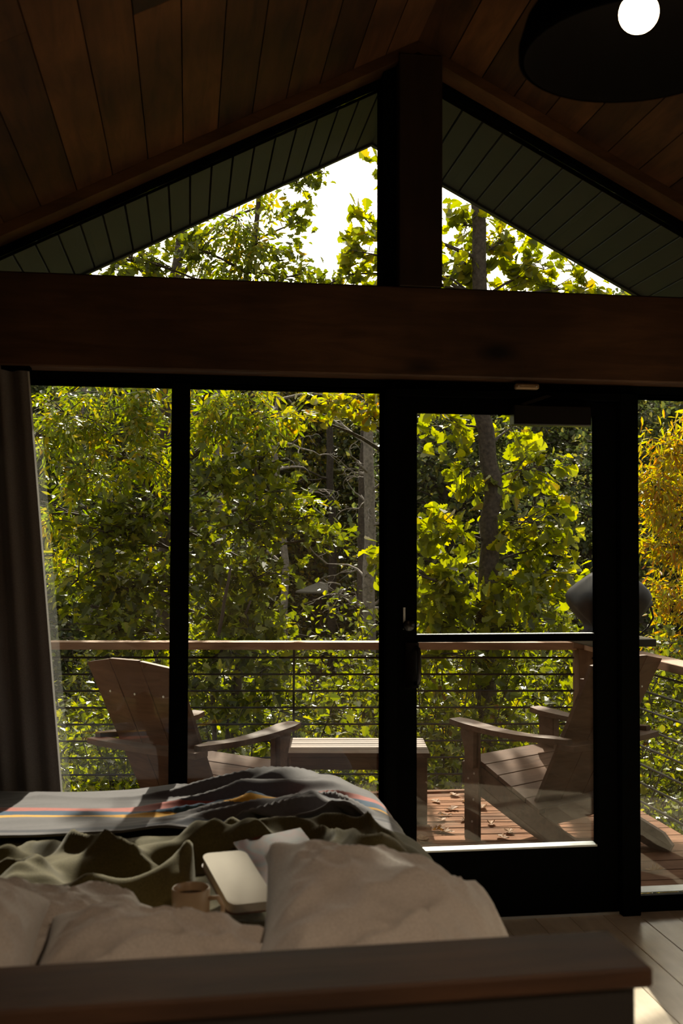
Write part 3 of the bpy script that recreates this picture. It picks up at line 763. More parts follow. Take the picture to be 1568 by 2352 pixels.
for s in (-1, 1):
    ring = [(s*.032+.024*math.cos(a), 0, .02+.019*math.sin(a)) for a in [2*math.pi*i/20 for i in range(21)]]
    MB().tube(ring, .0022, 6, False).build('rim', M['blk'], t, True)
    MB().tube([(s*.056, 0, .028), (s*.062, .01, .029), (s*.064, .10, .027), (s*.062, .135, .008)], .0018, 6).build('temple', M['blk'], t, True)
MB().tube([(-.009, 0, .026), (0, -.002, .030), (.009, 0, .026)], .002, 6).build('bridge', M['screw'], t, True)

# ------------------------------------------------------------------ curtain
def hang(name, xl, top, bot, mat, Yc, amp=.024, waves=11, parent=None, dx=0.):
    mb = MB(); ns, nz_ = 260, 44
    for j in range(nz_+1):
        q = j/nz_; z = top[1]+(bot[1]-top[1])*q
        xe = top[0]+(bot[0]-top[0])*q+dx
        for i in range(ns+1):
            s = i/ns; x = xl+(xe-xl)*s
            ph = 2*math.pi*(waves*s**1.15) + .5*N(s*5, q*1.2, 2)
            a = amp*(1-.25*q)
            y = Yc + a*math.sin(ph) + .005*N(s*14, q*3, 5)
            if s > .93: y = y*(1-(s-.93)/.07) + (Yc-.002)*((s-.93)/.07)
            mb.v.append((x+.012*math.cos(ph)*(1-s), min(y, 4.088), z))
    for j in range(nz_):
        for i in range(ns):
            a = j*(ns+1)+i; mb.f.append((a, a+1, a+ns+2, a+ns+1))
    return mb.build(name, mat, parent, True)
cu = thing('curtain', 'long taupe curtain hanging in folds at the left end of the glass wall', 'curtain', (0, 0, 0))
hang('drape', -1.55, (-.592, 2.112), (-.405, .02), M['curtain'], 4.028, parent=cu)
hang('lining', -1.55, (-.592, 2.112), (-.405, .02), M['lining'], 4.040, parent=cu, dx=.005)['label'] = 'pale lining on the window side of the curtain'
struct(MB().box((-1.7, 4.005, 2.098), (-.58, 4.06, 2.113)).build('trim_9', M['black']), 'curtain track under the beam')

# ------------------------------------------------------------------ pendant lamp
t = thing('pendant_lamp', 'black dome pendant lamp with a glowing globe bulb hanging at upper right', 'lamp', (.974, 2.2, 2.54))
sh = [(.256, 0.0), (.262, .004), (.262, .03), (.245, .085), (.20, .150), (.13, .195), (.06, .215), (.03, .235)]
inn = [(r_-.006 if r_ > .03 else r_, z-.006 if z > .01 else z) for r_, z in sh][::-1]
MB().lathe(sh+[(.02, .235)]+inn[1:], 64, None, False).build('lamp_shade', M['shade'], t, True)
MB().lathe([(.022, .135), (.024, .14), (.024, .25), (.014, .27), (.004, .275)], 20).build('lamp_holder', M['blk'], t, True)
MB().tube([(0, 0, .27), (0, 0, cz(.974)-2.54-.02)], .0035, 8).build('cord', M['blk'], t)
MB().lathe([(.055, cz(.974)-2.54-.055), (.055, cz(.974)-2.54-.03), (.01, cz(.974)-2.54-.015)], 32).build('ceiling_rose', M['blk'], t, True)
m, n, b, out = nodes('bulb_glow'); n.nodes.remove(b)
em = n.nodes.new('ShaderNodeEmission'); em.inputs['Color'].default_value = (1, .66, .36, 1); em.inputs['Strength'].default_value = 42.0
n.links.new(em.outputs[0], out.inputs['Surface'])
bz = .093
prof_ = [(.0, bz-.0425)]+[(.0425*math.sin(a), bz-.0425*math.cos(a)) for a in [math.pi*i/18 for i in range(1, 16)]]+[(.018, bz+.045), (.016, bz+.055)]
MB().lathe(prof_, 36, None, False).build('bulb', m, t, True)

collect_kids()
t2 = copy_tree(t); t2.location = (.87, -.55, 2.93); t2['label'] = 'unseen black dome pendant lamp added behind the bed as fill for the pillows'  # second pendant, out of view, added to carry the fill light
for o in kids[t2.name]:
    if o.name.startswith('cord'): o.scale = (1, 1, .28)
    if o.name.startswith('ceiling_rose'): o.location.z = -.335
ll = bpy.data.lights.new('fill_light', 'SPOT'); ll.energy = 150; ll.color = (1.0, .74, .50); ll.spot_size = math.radians(125); ll.spot_blend = .6; ll.shadow_soft_size = .05  # warm spot added to brighten the camera-facing sides of the pillows
lo = bpy.data.objects.new('fill_light', ll); C.objects.link(lo); lo.location = (.87, -.55, 2.93+.02)

# door closer and its bracket
t = thing('door_closer', 'black box-shaped door closer mounted at the top of the glass door', 'door closer', (1.42, 4.09, 1.96))
MB().box((-.159, -.055, -.022), (.159, .004, .055), ch=.004).build('closer_body', M['blk'], t)
MB().prism([(-.13, .062), (-.02, .100), (-.0, .094), (-.11, .056)], 'y', -.045, -.030).build('closer_arm', M['blk'], t)
t = thing('door_bracket', 'small brass-coloured bracket on the black head frame above the door closer', 'bracket', (1.315, 4.06, 2.09))
MB().box((-.048, -.03, -.011), (.048, .0, .011), ch=.005).build('plate', M['brass'], t)
for s in (-1, 1): MB().lathe([(0, 0), (.004, 0), (.004, .002), (0, .003)], 10, Matrix.Translation((s*.036, -.03, 0)) @ Matrix.Rotation(math.pi/2, 4, 'X'), False).build('screw', M['screw'], t)
# ------------------------------------------------------------------ the wood outside
rng = np.random.default_rng(11)
def gz(x, y):
    b = -2.3 + .012*(y-8)
    if y > 24: b += .20*(y-24)*min(1, (y-24)/10)
    return b + .18*noise.noise(Vector((x*.25, y*.25, 0))) + .5*noise.noise(Vector((x*.06, y*.06, 4)))*min(1, max(0, (y-10)/10))
mb = MB(); nx_, ny_ = 90, 90
for j in range(ny_+1):
    y = 4.3 + 66*((j-20)/(ny_-20))**1.5 if j >= 20 else 4.3-1.6*(20-j)
    for i in range(nx_+1):
        x = -30+70*i/nx_
        mb.v.append((x, y, gz(x, y)))
for j in range(ny_):
    for i in range(nx_):
        a = j*(nx_+1)+i; mb.f.append((a, a+1, a+nx_+2, a+nx_+1))
struct(mb.build('ground', M['ground'], None, True), 'leaf-littered forest floor sloping up behind the trees', 'ground')

def half_leaf(L, fold=.25, bend=.12):
    """outline of one half (x,y), mirrored; folded along the midrib"""
    V = []; F = []
    for s in (1, -1):
        b0 = len(V); ys = [0]+[y for _, y in L]+[1.0]
        V += [(0, 0, 0)] + [(s*x, y, fold*x - bend*(y-.4)**2) for x, y in L] + [(0, 1.0, -bend*.36)]
        n_ = len(L)+2; f = list(range(b0, b0+n_)); F.append(f if s > 0 else f[::-1])
    return np.array(V, np.float32), F
T_OAK = half_leaf([(.05, .06), (.13, .14), (.10, .22), (.25, .33), (.17, .42), (.40, .55), (.30, .63), (.44, .74), (.32, .86), (.17, .97)])
T_OVAL = half_leaf([(.16, .10), (.34, .30), (.36, .48), (.24, .74), (.09, .92)])
T_MAPLE = half_leaf([(.20, .02), (.46, .16), (.30, .28), (.52, .52), (.26, .56), (.20, .78)])
T_NARROW = half_leaf([(.10, .22), (.13, .45), (.08, .78)], .1, .3)
T_TINY = (np.array([(0, 0, 0), (.28, .45, .05), (0, 1, -.08), (-.28, .45, .05)], np.float32), [[0, 1, 2, 3]])
def compound(n_pairs=3, ll=.42):
    V = []; F = []
    for k in range(n_pairs*2+1):
        if k == n_pairs*2: y0 = .68; ang = 0; s = 1.0
        else:
            y0 = .12+.62*(k//2)/n_pairs; s = .75+.2*(k//2)/n_pairs; ang = (62-6*(k//2))*(1 if k % 2 else -1)
        a = math.radians(ang); c_, s_ = math.cos(a), math.sin(a)
        w_ = .15
        pts = [(0, 0), (w_*.8, .35), (w_*.7, .6), (0, 1), (-w_*.7, .6), (-w_*.8, .35)]
        b0 = len(V)
        for x, y in pts:
            x *= ll*s*1.25; y *= ll*s
            X = x*c_+y*s_; Y = -x*s_+y*c_
            V.append((X, y0+Y, -.45*(y0+Y)**2*.5-.30*abs(X)))
        F.append(list(range(b0, b0+6)))
    return np.array(V, np.float32), F
T_COMP = compound()
def scatter(name, c, d, nrm, size, T, mat, parent=None):
    c = np.asarray(c, np.float32); d = np.asarray(d, np.float32); nrm = np.asarray(nrm, np.float32); size = np.asarray(size, np.float32)
    d /= np.linalg.norm(d, axis=1, keepdims=True)+1e-9
    x = np.cross(d, nrm); x /= np.linalg.norm(x, axis=1, keepdims=True)+1e-9
    z = np.cross(x, d)
    TV, TF = T; k = len(TV); N_ = len(c)
    V = c[:, None, :] + size[:, None, None]*(TV[None, :, 0:1]*x[:, None, :] + TV[None, :, 1:2]*d[:, None, :] + TV[None, :, 2:3]*z[:, None, :])
    lv = np.concatenate([np.array(f) for f in TF]); ln = np.array([len(f) for f in TF])
    me = bpy.data.meshes.new(name)
    me.vertices.add(N_*k); me.vertices.foreach_set('co', V.reshape(-1).astype(np.float32))
    L = (lv[None, :] + (np.arange(N_)*k)[:, None]).reshape(-1)
    me.loops.add(len(L)); me.loops.foreach_set('vertex_index', L.astype(np.int32))
    st = (np.concatenate([[0], np.cumsum(ln)[:-1]])[None, :] + (np.arange(N_)*len(lv))[:, None]).reshape(-1)
    me.polygons.add(len(st)); me.polygons.foreach_set('loop_start', st.astype(np.int32))
    me.update(calc_edges=True)
    return link(name, me, mat, parent)
def qb(a, b, c_, n_):
    return [a*(1-t)**2 + b*2*t*(1-t) + c_*t*t for t in [i/n_ for i in range(n_+1)]]
def rv(s=1.): return Vector((R.gauss(0, s), R.gauss(0, s), R.gauss(0, s)))
def tree(name, label, trunk, r0, r1, bark, blobs, T, lmat, size, per=9, droop=.35, group=None, cat='tree', spread=.05, upn=.9, twk=4, twr=.0035, flat=1., tw_vis=True):
    """trunk: points; blobs: (centre, (rx,ry,rz), twigs)"""
    t = thing(name, label, cat, tuple(trunk[0]), 0, group); o0 = Vector(trunk[0])
    pts = [Vector(p)-o0 for p in trunk]
    # resample trunk with small wander
    path = []
    for a, b in zip(pts[:-1], pts[1:]):
        for i in range(4): path.append(a.lerp(b, i/4)+(rv(.012) if path else Vector()))
    path.append(pts[-1]); n_ = len(path)
    rs = [r0+(r1-r0)*(i/(n_-1)) for i in range(n_)]; rs[0] *= 1.35
    br = MB().tube(path, rs, 12); tw = MB(); c = []; d = []; nn = []; sz = []
    for (bc, br_, nt__) in blobs:
        bc = Vector(bc)-o0
        # start on trunk a little below the blob
        cand = [i for i in range(n_) if path[i].z < bc.z+.15*abs((bc-path[i]).length)] or [0]
        i0 = min(cand, key=lambda i: (path[i]-bc).length + .55*max(0, path[i].z-bc.z+.25*(path[i].xy-bc.xy).length))
        a = path[i0]; L = (bc-a).length
        mid = a.lerp(bc, .5)+Vector((0, 0, .10*L))+rv(.05*L)
        limb = qb(a, mid, bc, 7); rb = min(rs[i0]*.6, .008+.012*L)
        br.tube(limb, [rb*(1-.75*i/7) for i in range(8)], 7)
        for k in range(nt__):
            q = R.choice([4, 5, 6, 7, 7]); s0_ = limb[q]
            while True:
                e = Vector((R.uniform(-1, 1), R.uniform(-1, 1), R.uniform(-1, 1)))
                if e.length < 1: break
            e = bc+Vector((e.x*br_[0], e.y*br_[1], e.z*br_[2]))
            l = (e-s0_).length
            m_ = s0_.lerp(e, .5)+Vector((0, 0, .12*l))+rv(.06*l)
            tp = qb(s0_, m_, e, 4)
            if tw_vis: tw.tube(tp, [twr*1.8, twr*1.5, twr*1.2, twr*.9, twr*.5], twk, False)
            for _ in range(per):
                u = 1-R.random()**1.4*.75; f = u*4; i_ = min(3, int(f)); p = tp[i_].lerp(tp[i_+1], f-i_)
                dirv = (tp[i_+1]-tp[i_]).normalized()
                dv = dirv*.5 + rv(.6) + Vector((0, 0, -droop)); dv.normalize()
                off = rv(spread)
                c.append(p+off); d.append(dv); nv = Vector((0, 0, upn))+rv(.55); nn.append(nv); sz.append(size*R.uniform(.6, 1.2))
    for vs_, fs_ in ((tw.v, tw.f),): br.add(vs_, fs_)
    br.build('trunk', bark, t, True)
    if c: scatter('foliage', c, d, nn, sz, T, lmat, t)
    return t
def BL_(px, py, Y, rx, rz, nt__, ry=None):
    return (P(px, py, Y), (rx, ry if ry else max(.35, rx*.8), rz), nt__)
def foot(px, Y): p = P(px, 1300, Y); return Vector((p.x, Y, gz(p.x, Y)-.1))

# 1 oak behind the door
Y = 9.25; f0 = foot(1112, Y)
ob = [(1010, 1220, 9.2, .42, .30, 15), (1000, 1330, 9.3, .45, .30, 18), (990, 1420, 9.2, .45, .22, 14), (1200, 1330, 9.1, .45, .28, 15), (1290, 1330, 9.3, .30, .22, 9),
      (1220, 1200, 9.2, .50, .30, 13), (1060, 1080, 9.3, .40, .30, 9), (1230, 1080, 9.4, .45, .30, 9), (1010, 980, 9.6, .35, .22, 7), (1180, 1440, 9.0, .5, .2, 13), (1060, 1500, 9.0, .6, .2, 12), (880, 1300, 9.0, .20, .20, 8),
      (1180, 980, 9.8, .45, .2, 6), (1250, 1260, 9.2, .35, .25, 9), (1080, 1400, 9.2, .3, .25, 8)]
og = [(1060, 520, 9.4, .30, .22, 9), (1150, 560, 9.4, .45, .25, 12), (1060, 620, 9.5, .4, .2, 10), (1250, 620, 9.4, .4, .25, 12), (1330, 660, 9.4, .5, .15, 10), (1400, 690, 9.2, .4, .12, 7), (1140, 690, 9.5, .6, .2, 10),
      (845, 510, 9.2, .14, .12, 5), (835, 580, 9.1, .18, .15, 6), (800, 630, 9.2, .18, .08, 4), (868, 395, 9.2, .05, .07, 2), (960, 600, 9.2, .4, .3, 8)]
oh = [(820, 50, 9.2, .9, .5, 15), (740, 60, 9.3, .6, .45, 13), (640, 200, 9.2, .55, .25, 9), (1650, 150, 9.8, .8, .6, 14), (820, -350, 9.8, 1.1, .6, 18)]  # overhead boughs out of view, added to shade and dapple the bed
tree('oak_tree', 'oak with a straight dark trunk and large lobed bright green leaves behind the glass door',
     [f0, P(1112, 1650, Y), P(1122, 1300, Y), P(1128, 1100, Y), P(1112, 950, Y), P(1100, 600, Y), P(1098, 300, Y+.1), P(1100, -200, Y+.1)], .105, .05, M['bark'],
     [BL_(*b) for b in ob+og+oh], T_OAK, M['lf_oak'], .135, per=9, droop=.25, spread=.05, upn=.55)
# 2 hickory with hanging yellow leaflets, upper left
Y = 10.5; f0 = foot(380, Y)
hb_ = [(150, 950, 8.6, .40, .22, 16), (290, 930, 8.8, .40, .2, 14), (180, 1080, 8.6, .45, .28, 18), (330, 1050, 8.9, .35, .25, 14), (500, 940, 9.0, .35, .16, 12), (590, 970, 9.0, .30, .12, 9), (660, 960, 9.2, .2, .12, 6), (480, 1000, 9.2, .22, .15, 8),
       (120, 1180, 8.8, .4, .25, 9), (690, 1150, 9.4, .22, .10, 7), (545, 500, 9.0, .24, .20, 11), (590, 560, 9.0, .28, .18, 11), (490, 600, 9.2, .35, .12, 8), (625, 470, 9.2, .14, .12, 3), (260, 1000, 8.7, .5, .3, 14), (80, 1000, 8.7, .4, .4, 14), (560, 900, 9.2, .5, .15, 12),
       (240, 860, 8.8, .8, .3, 16), (480, 800, 9.0, .8, .35, 16), (100, 1300, 8.9, .4, .3, 8), (330, 1250, 9.0, .4, .3, 8)]
hh = [(350, -60, 9.2, 1.2, .6, 16), (-50, 350, 9.0, 1.1, .7, 16)]
tree('hickory_tree', 'dark-trunked tree with drooping yellow compound leaves at the upper left panes',
     [f0, P(378, 1450, Y), P(382, 1200, Y), P(376, 1000, Y), P(390, 700, Y), P(450, 300, Y), P(480, -150, Y)], .085, .035, M['bark'],
     [BL_(*b) for b in hb_+hh], T_COMP, M['lf_hic'], .24, per=5, droop=.45, spread=.04, upn=.7)
# 3 broadleaf tree, middle left
Y = 9.2; f0 = foot(545, Y)
mb_ = [(500, 1100, 8.6, .30, .20, 16), (560, 1200, 8.5, .5, .25, 26), (690, 1190, 8.7, .3, .2, 12), (480, 1300, 8.5, .45, .25, 22), (590, 1330, 8.6, .38, .22, 17), (760, 1235, 8.8, .22, .12, 8), (500, 1420, 8.4, .5, .2, 20), (600, 1430, 8.6, .4, .18, 12),
       (330, 1180, 8.5, .45, .22, 20), (230, 1220, 8.4, .45, .22, 20), (180, 1330, 8.4, .40, .28, 20), (320, 1340, 8.5, .45, .28, 22), (250, 1440, 8.3, .55, .2, 22), (600, 1050, 8.6, .25, .12, 8), (630, 1130, 8.7, .25, .18, 9)]
mg = [(300, 600, 8.8, .50, .16, 16), (420, 560, 8.9, .32, .16, 12), (660, 590, 9.2, .22, .13, 5), (710, 430, 9.4, .20, .13, 6), (740, 395, 9.4, .10, .07, 3), (690, 510, 9.3, .18, .14, 5), (560, 650, 9.0, .5, .10, 9), (760, 650, 9.4, .35, .10, 8), (650, 640, 9.2, .3, .10, 7), (330, 660, 8.8, .7, .2, 12)]
tree('maple_tree', 'many-branched tree with broad green leaves filling the two left panes',
     [f0, P(540, 1600, Y), P(560, 1450, Y), P(600, 1250, Y), P(590, 1000, Y), P(560, 700, Y), P(600, 400, Y)], .05, .02, M['twig'],
     [BL_(*b) for b in mb_+mg], T_MAPLE, M['lf_map'], .084, per=13, droop=.25, spread=.07, upn=.9)
# thin sapling stems behind the railing
tree('sapling', 'thin forked sapling rising behind the railing left of the table', [foot(500, 8.0), P(492, 1640, 8.0), P(500, 1450, 8.0), P(530, 1300, 8.0)], .022, .010, M['twig'],
     [BL_(530, 1500, 7.9, .45, .2, 14), BL_(450, 1580, 7.8, .35, .2, 12), BL_(560, 1620, 7.8, .35, .15, 9)], T_MAPLE, M['lf_map'], .085, per=9, spread=.05, group='saplings')
tree('sapling', 'thin straight sapling just right of the forked one, behind the railing', [foot(535, 8.2), P(528, 1640, 8.2), P(545, 1480, 8.2), P(575, 1380, 8.2)], .018, .008, M['twig'],
     [BL_(590, 1450, 8.1, .4, .2, 12), BL_(640, 1530, 8.0, .4, .2, 12)], T_MAPLE, M['lf_map'], .085, per=9, spread=.05, group='saplings')
M['lf_yoak'] = leafmat('yellow_oak_leaf', [(0, G['yg']), (.4, (.25, .23, .018)), (.85, G['yl']), (1, G['or_'])], .6)
# 4 golden tree at the right edge
Y = 11.0; f0 = foot(1640, Y)
gb = [(1540, 1020, 10.4, .35, .30, 22), (1500, 1120, 10.3, .35, .30, 26), (1600, 1120, 10.6, .6, .5, 30), (1560, 1260, 10.4, .5, .35, 30), (1540, 1380, 10.3, .45, .30, 26), (1640, 1400, 10.5, .7, .5, 30), (1560, 1480, 10.2, .5, .2, 20), (1680, 950, 10.8, .7, .6, 26), (1530, 1180, 10.4, .4, .3, 18)]
tree('golden_tree', 'golden yellow small-leaved tree filling the right edge beyond the side railing',
     [f0, P(1640, 1500, Y), P(1650, 1200, Y), P(1660, 900, Y), P(1670, 600, Y)], .09, .03, M['bark'],
     [BL_(*b) for b in gb], T_NARROW, M['lf_gold'], .105, per=22, droop=.6, spread=.07, upn=.5)
tree('yellow_oak', 'slim oak with clear yellow leaves hanging in front of the grey dead tree',
     [foot(905, 9.9), P(905, 1450, 9.9), P(900, 1100, 9.9), P(890, 900, 9.9), P(900, 700, 9.9)], .05, .02, M['bark'],
     [BL_(730, 930, 9.5, .14, .10, 6), BL_(790, 920, 9.5, .22, .09, 8), BL_(850, 960, 9.5, .16, .14, 8), BL_(870, 910, 9.5, .14, .12, 6), BL_(660, 965, 9.4, .10, .14, 6)], T_OAK, M['lf_yoak'], .10, per=9, droop=.3, spread=.05, upn=.5)
# 5 dead grey tree
def dead_tree(name, label, pts, r0, r1, nb, seed, mat=M['greybark'], lmax=1.3, zlo=.25):
    rr = random.Random(seed); o0 = Vector(pts[0]); t = thing(name, label, 'tree', tuple(o0))
    path = []
    P_ = [Vector(p)-o0 for p in pts]
    for a, b in zip(P_[:-1], P_[1:]):
        for i in range(5): path.append(a.lerp(b, i/5)+Vector((rr.gauss(0, .012), rr.gauss(0, .012), 0)))
    path.append(P_[-1]); n_ = len(path)
    b = MB().tube(path, [r0+(r1-r0)*i/(n_-1) for i in range(n_)], 12)
    for k in range(nb):
        i0 = int(n_*(zlo+(1-zlo)*rr.random())*.98); a = path[min(i0, n_-1)]; th = rr.uniform(0, 6.28); L = rr.uniform(.3, 1)*lmax
        def limb(a, dv, L, r, depth):
            p = a; ps = [a]; dv = dv.normalized()
            for q in range(6):
                dv = (dv+Vector((rr.gauss(0, .22), rr.gauss(0, .22), rr.gauss(0, .2)-.05))).normalized(); p = p+dv*L/6; ps.append(p)
                if depth < 2 and rr.random() < .5: limb(p, dv+Vector((rr.gauss(0, .7), rr.gauss(0, .7), rr.gauss(0, .6))), L*.45, r*.5, depth+1)
            b.tube(ps, [r*(1-.85*i/6) for i in range(7)], 5, False)
        limb(a, Vector((math.cos(th), math.sin(th), .35)), L, .014+.012*L, 0)
    b.build('trunk', mat, t, True)
    return t
Y = 14.0
dead_tree('dead_tree', 'bare grey dead tree with twisted twigs just left of the door', [foot(845, Y), P(846, 1500, Y), P(850, 1250, Y), P(846, 1050, Y), P(858, 900, Y), P(862, 780, Y)], .095, .05, 26, 3)
dead_tree('dead_tree', 'slim pale bare tree seen between yellow leaves in the middle pane', [foot(650, 17), P(655, 1300, 17), P(640, 1100, 17), P(625, 1000, 17), P(640, 900, 17)], .07, .02, 14, 9)
dead_tree('dead_tree', 'dark leafless trunk standing behind the grey dead tree', [foot(832, 16.5), P(832, 1400, 16.5), P(830, 1200, 16.5), P(836, 900, 16.5), P(838, 650, 16.5)], .075, .05, 6, 5, M['bark'])
for i, (px, Y) in enumerate([(500, 21), (760, 24), (985, 22), (1235, 19), (1480, 24), (1560, 20), (200, 22)]):
    dead_tree('tree_trunk', ['slender dark trunk deep in the wood in the left half of the middle pane', 'slender dark trunk deep in the wood above the distant parasol', 'slender dark trunk deep in the wood left of the oak', 'slender dark trunk deep in the wood right of the oak', 'slender dark trunk deep in the wood just right of the covered grill', 'slender dark trunk deep in the wood near the right edge', 'slender dark trunk deep in the wood in the left pane'][i],
              [foot(px, Y), P(px+4, 1200, Y), P(px-6, 950, Y), P(px+8, 640, Y)], .10, .06, 9, 30+i, M['bark'] if i % 2 else M['greybark'], 1.6)

# parasol far away among the trees
pp = P(737, 1350, 27)
t = thing('parasol', 'small beige parasol standing far off among the trees in the middle pane', 'parasol', (pp.x, pp.y, gz(pp.x, pp.y)))
hgt = pp.z - gz(pp.x, pp.y)
cn = MB(); R8 = .68
vs_ = [(0, 0, hgt+.17)]+[(R8*math.cos(a), R8*math.sin(a), hgt-.08) for a in [math.pi/4*i+.2 for i in range(8)]]
vs_ += [(R8*.98*math.cos(a), R8*.98*math.sin(a), hgt-.12) for a in [math.pi/4*i+.2 for i in range(8)]]
cn.add(vs_, [(0, 1+i, 1+(i+1) % 8) for i in range(8)]+[(1+i, 9+i, 9+(i+1) % 8, 1+(i+1) % 8) for i in range(8)])
cn.build('canopy', M['canvas'], t)
MB().tube([(0, 0, 0), (0, 0, hgt+.2)], .022, 8).build('pole', M['trimw'], t)
MB().lathe([(.22, 0), (.22, .05), (.05, .08)], 20).build('base', M['greybark'], t)

# ---- undergrowth and wood: a few kinds, then copies
def shrub_proto(name, seed, h, rad, T, lmat, size, n_st, ntw, per):
    R.seed(seed)
    t = thing(name, '', 'shrub'); st = MB(); c = []; d = []; nn = []; sz = []
    for k in range(n_st):
        th = R.uniform(0, 6.28); rr_ = rad*R.uniform(.3, 1); top = Vector((rr_*math.cos(th), rr_*math.sin(th), h*R.uniform(.7, 1.05)))
        limb = qb(Vector((R.gauss(0, .08), R.gauss(0, .08), 0)), Vector((top.x*.3, top.y*.3, top.z*.6)), top, 8)
        st.tube(limb, [.014*(1-.8*i/8) for i in range(9)], 5)
        for q in range(ntw):
            i0 = R.choice([2, 3, 4, 5, 6, 7, 8]); a = limb[i0]; e = a+Vector((R.gauss(0, .26), R.gauss(0, .26), R.gauss(.05, .18)))
            tp = qb(a, a.lerp(e, .5)+Vector((0, 0, .04)), e, 3); st.tube(tp, [.004, .003, .002, .001], 4, False)
            for _ in range(per):
                u = R.random()*3; i_ = min(2, int(u)); p = tp[i_].lerp(tp[i_+1], u-i_)+rv(.035)
                dv = rv(.6)+(e-a).normalized()*.5+Vector((0, 0, -.2)); c.append(p); d.append(dv); nn.append(Vector((0, 0, .9))+rv(.5)); sz.append(size*R.uniform(.6, 1.2))
    st.build('stems', M['twig'], t); scatter('foliage', c, d, nn, sz, T, lmat, t)
    return t
s1 = shrub_proto('shrub', 1, 2.3, .75, T_OVAL, M['lf_shr'], .056, 12, 15, 13)
s2 = shrub_proto('shrub', 2, 2.6, .85, T_MAPLE, M['lf_map'], .070, 12, 13, 11)
s3 = shrub_proto('shrub', 3, 1.9, .8, T_NARROW, M['lf_shr'], .10, 14, 14, 10)
s4 = shrub_proto('shrub', 4, 2.2, .8, T_OAK, M['lf_oak'], .080, 11, 13, 9)
collect_kids()
R.seed(5)
def where(px):
    if px < 400: return 'behind the left chair'
    if px < 640: return 'behind the arm of the left chair'
    if px < 880: return 'behind the low table'
    if px < 1090: return 'between the low table and the right chair'
    if px < 1340: return 'behind the right chair'
    return 'right of the side railing'
kindname = {0: 'green shrub with small oval leaves', 1: 'green shrub with broad leaves', 2: 'green shrub with narrow leaves', 3: 'yellow-green shrub with scalloped leaves'}
used = set(); protos = [s1, s2, s3, s4]
spots = []
for row, (Y, z_) in enumerate([(7.5, 0), (8.5, .1), (9.8, .2), (11.5, .2), (13.5, .3)]):
    px = 120 + row*37
    while px < 1900:
        spots.append((px, Y+R.uniform(-.25, .25), row)); px += (1150/Y)*R.uniform(.75, 1.15)
rown = ['nearest row', 'second row', 'third row', 'fourth row', 'deepest row']
for i, (px, Y, row) in enumerate(spots):
    k = R.choice([0, 0, 1, 2, 3]) if row < 3 else R.choice([0, 1, 2])
    pr = protos[k]
    o = pr if pr.name not in used else copy_tree(pr)
    used.add(pr.name)
    p = foot(px, Y); s = R.uniform(.85, 1.15)*(1.0+.05*row)
    if row == 0: s *= .82
    if row >= 2 and 620 < px < 870: s *= .74
    o.location = p; o.scale = (s, s, s*R.uniform(.9, 1.1)); o.rotation_euler = (0, 0, R.uniform(0, 6.28))
    o['category'] = 'shrub'; o['group'] = f'{kindname[k]}s {where(px)}, {rown[row]}'
    o['label'] = f'{kindname[k]} {where(px)}, {rown[row]}'

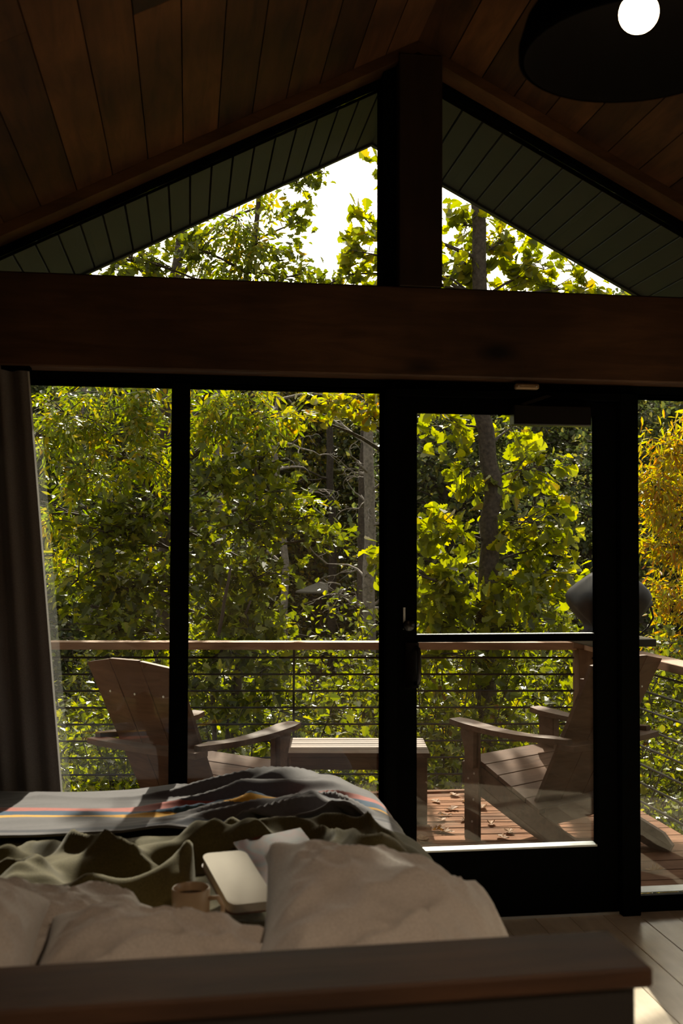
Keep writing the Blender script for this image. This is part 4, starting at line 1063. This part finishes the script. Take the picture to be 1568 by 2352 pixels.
def wood_proto(name, seed, h, cr, lmat, T, size, n_cl, per, conifer=False):
    R.seed(seed); t = thing(name, '', 'tree'); st = MB(); c = []; d = []; nn = []; sz = []
    tp = [Vector((R.gauss(0, .06)*i, R.gauss(0, .06)*i, h*.95*i/8)) for i in range(9)]
    st.tube(tp, [.17*(1-.85*i/8) for i in range(9)], 10)
    for k in range(n_cl):
        q = R.uniform(.06, 1.0); f = q*8; i_ = min(7, int(f)); a = tp[i_].lerp(tp[i_+1], f-i_)
        th = R.uniform(0, 6.28)
        rad = cr*(1-q)**.75*R.uniform(.45, 1) + .15 if conifer else cr*math.sin(math.pi*min(1, max(0, .12+.85*q)))**.6*R.uniform(.35, 1)
        e = a+Vector((rad*math.cos(th), rad*math.sin(th), (-.10 if conifer else .25)*rad+R.gauss(0, .1)))
        st.tube(qb(a, a.lerp(e, .5)+Vector((0, 0, .08*rad)), e, 3), [.028*(1-q*.6), .02, .013, .006], 4, False)
        for _ in range(per):
            u = .35+.7*R.random(); p = a.lerp(e, u)+Vector((R.gauss(0, .22), R.gauss(0, .22), R.gauss(0, .13)))
            c.append(p); d.append(rv(.6)+Vector((0, 0, -.3))); nn.append(Vector((0, 0, .6))+rv(.6)); sz.append(size*R.uniform(.6, 1.3))
    st.build('trunk', M['bark'], t, True); scatter('foliage', c, d, nn, sz, T, lmat, t)
    return t
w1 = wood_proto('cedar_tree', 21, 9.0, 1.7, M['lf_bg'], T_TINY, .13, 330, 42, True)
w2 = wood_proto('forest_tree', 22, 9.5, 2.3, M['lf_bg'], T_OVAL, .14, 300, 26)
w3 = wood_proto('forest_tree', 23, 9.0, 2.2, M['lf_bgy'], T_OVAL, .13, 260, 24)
collect_kids(); R.seed(77)
wl = {0: 'dark evergreen tree', 1: 'dark green leafy tree', 2: 'olive green leafy tree'}
used = set(); protos = [w1, w2, w3]
def where2(px):
    for lim, s in ((60, 'behind the curtain'), (400, 'in the left pane'), (640, 'left in the middle pane'), (880, 'right in the middle pane'), (1110, 'left of the oak trunk'), (1360, 'right of the oak trunk'), (1700, 'in the right pane')):
        if px < lim: return s
    return 'beyond the right edge'
wspots = []
for row, (Y, top) in enumerate([(18, 690), (23, 660), (29, 640), (37, 630), (47, 625)]):
    px = -150 + row*61
    while px < 1900:
        if not (row == 0 and 500 < px < 960) and not (row == 1 and 590 < px < 900): wspots.append((px, Y+R.uniform(-1.3, 1.3), row, top+R.uniform(10, 170)))
        px += (4900/Y)*R.uniform(.7, 1.15)
wr = ['front row of woods', 'second row of woods', 'third row of woods', 'fourth row of woods', 'last row on slope']
for i, (px, Y, row, top) in enumerate(wspots):
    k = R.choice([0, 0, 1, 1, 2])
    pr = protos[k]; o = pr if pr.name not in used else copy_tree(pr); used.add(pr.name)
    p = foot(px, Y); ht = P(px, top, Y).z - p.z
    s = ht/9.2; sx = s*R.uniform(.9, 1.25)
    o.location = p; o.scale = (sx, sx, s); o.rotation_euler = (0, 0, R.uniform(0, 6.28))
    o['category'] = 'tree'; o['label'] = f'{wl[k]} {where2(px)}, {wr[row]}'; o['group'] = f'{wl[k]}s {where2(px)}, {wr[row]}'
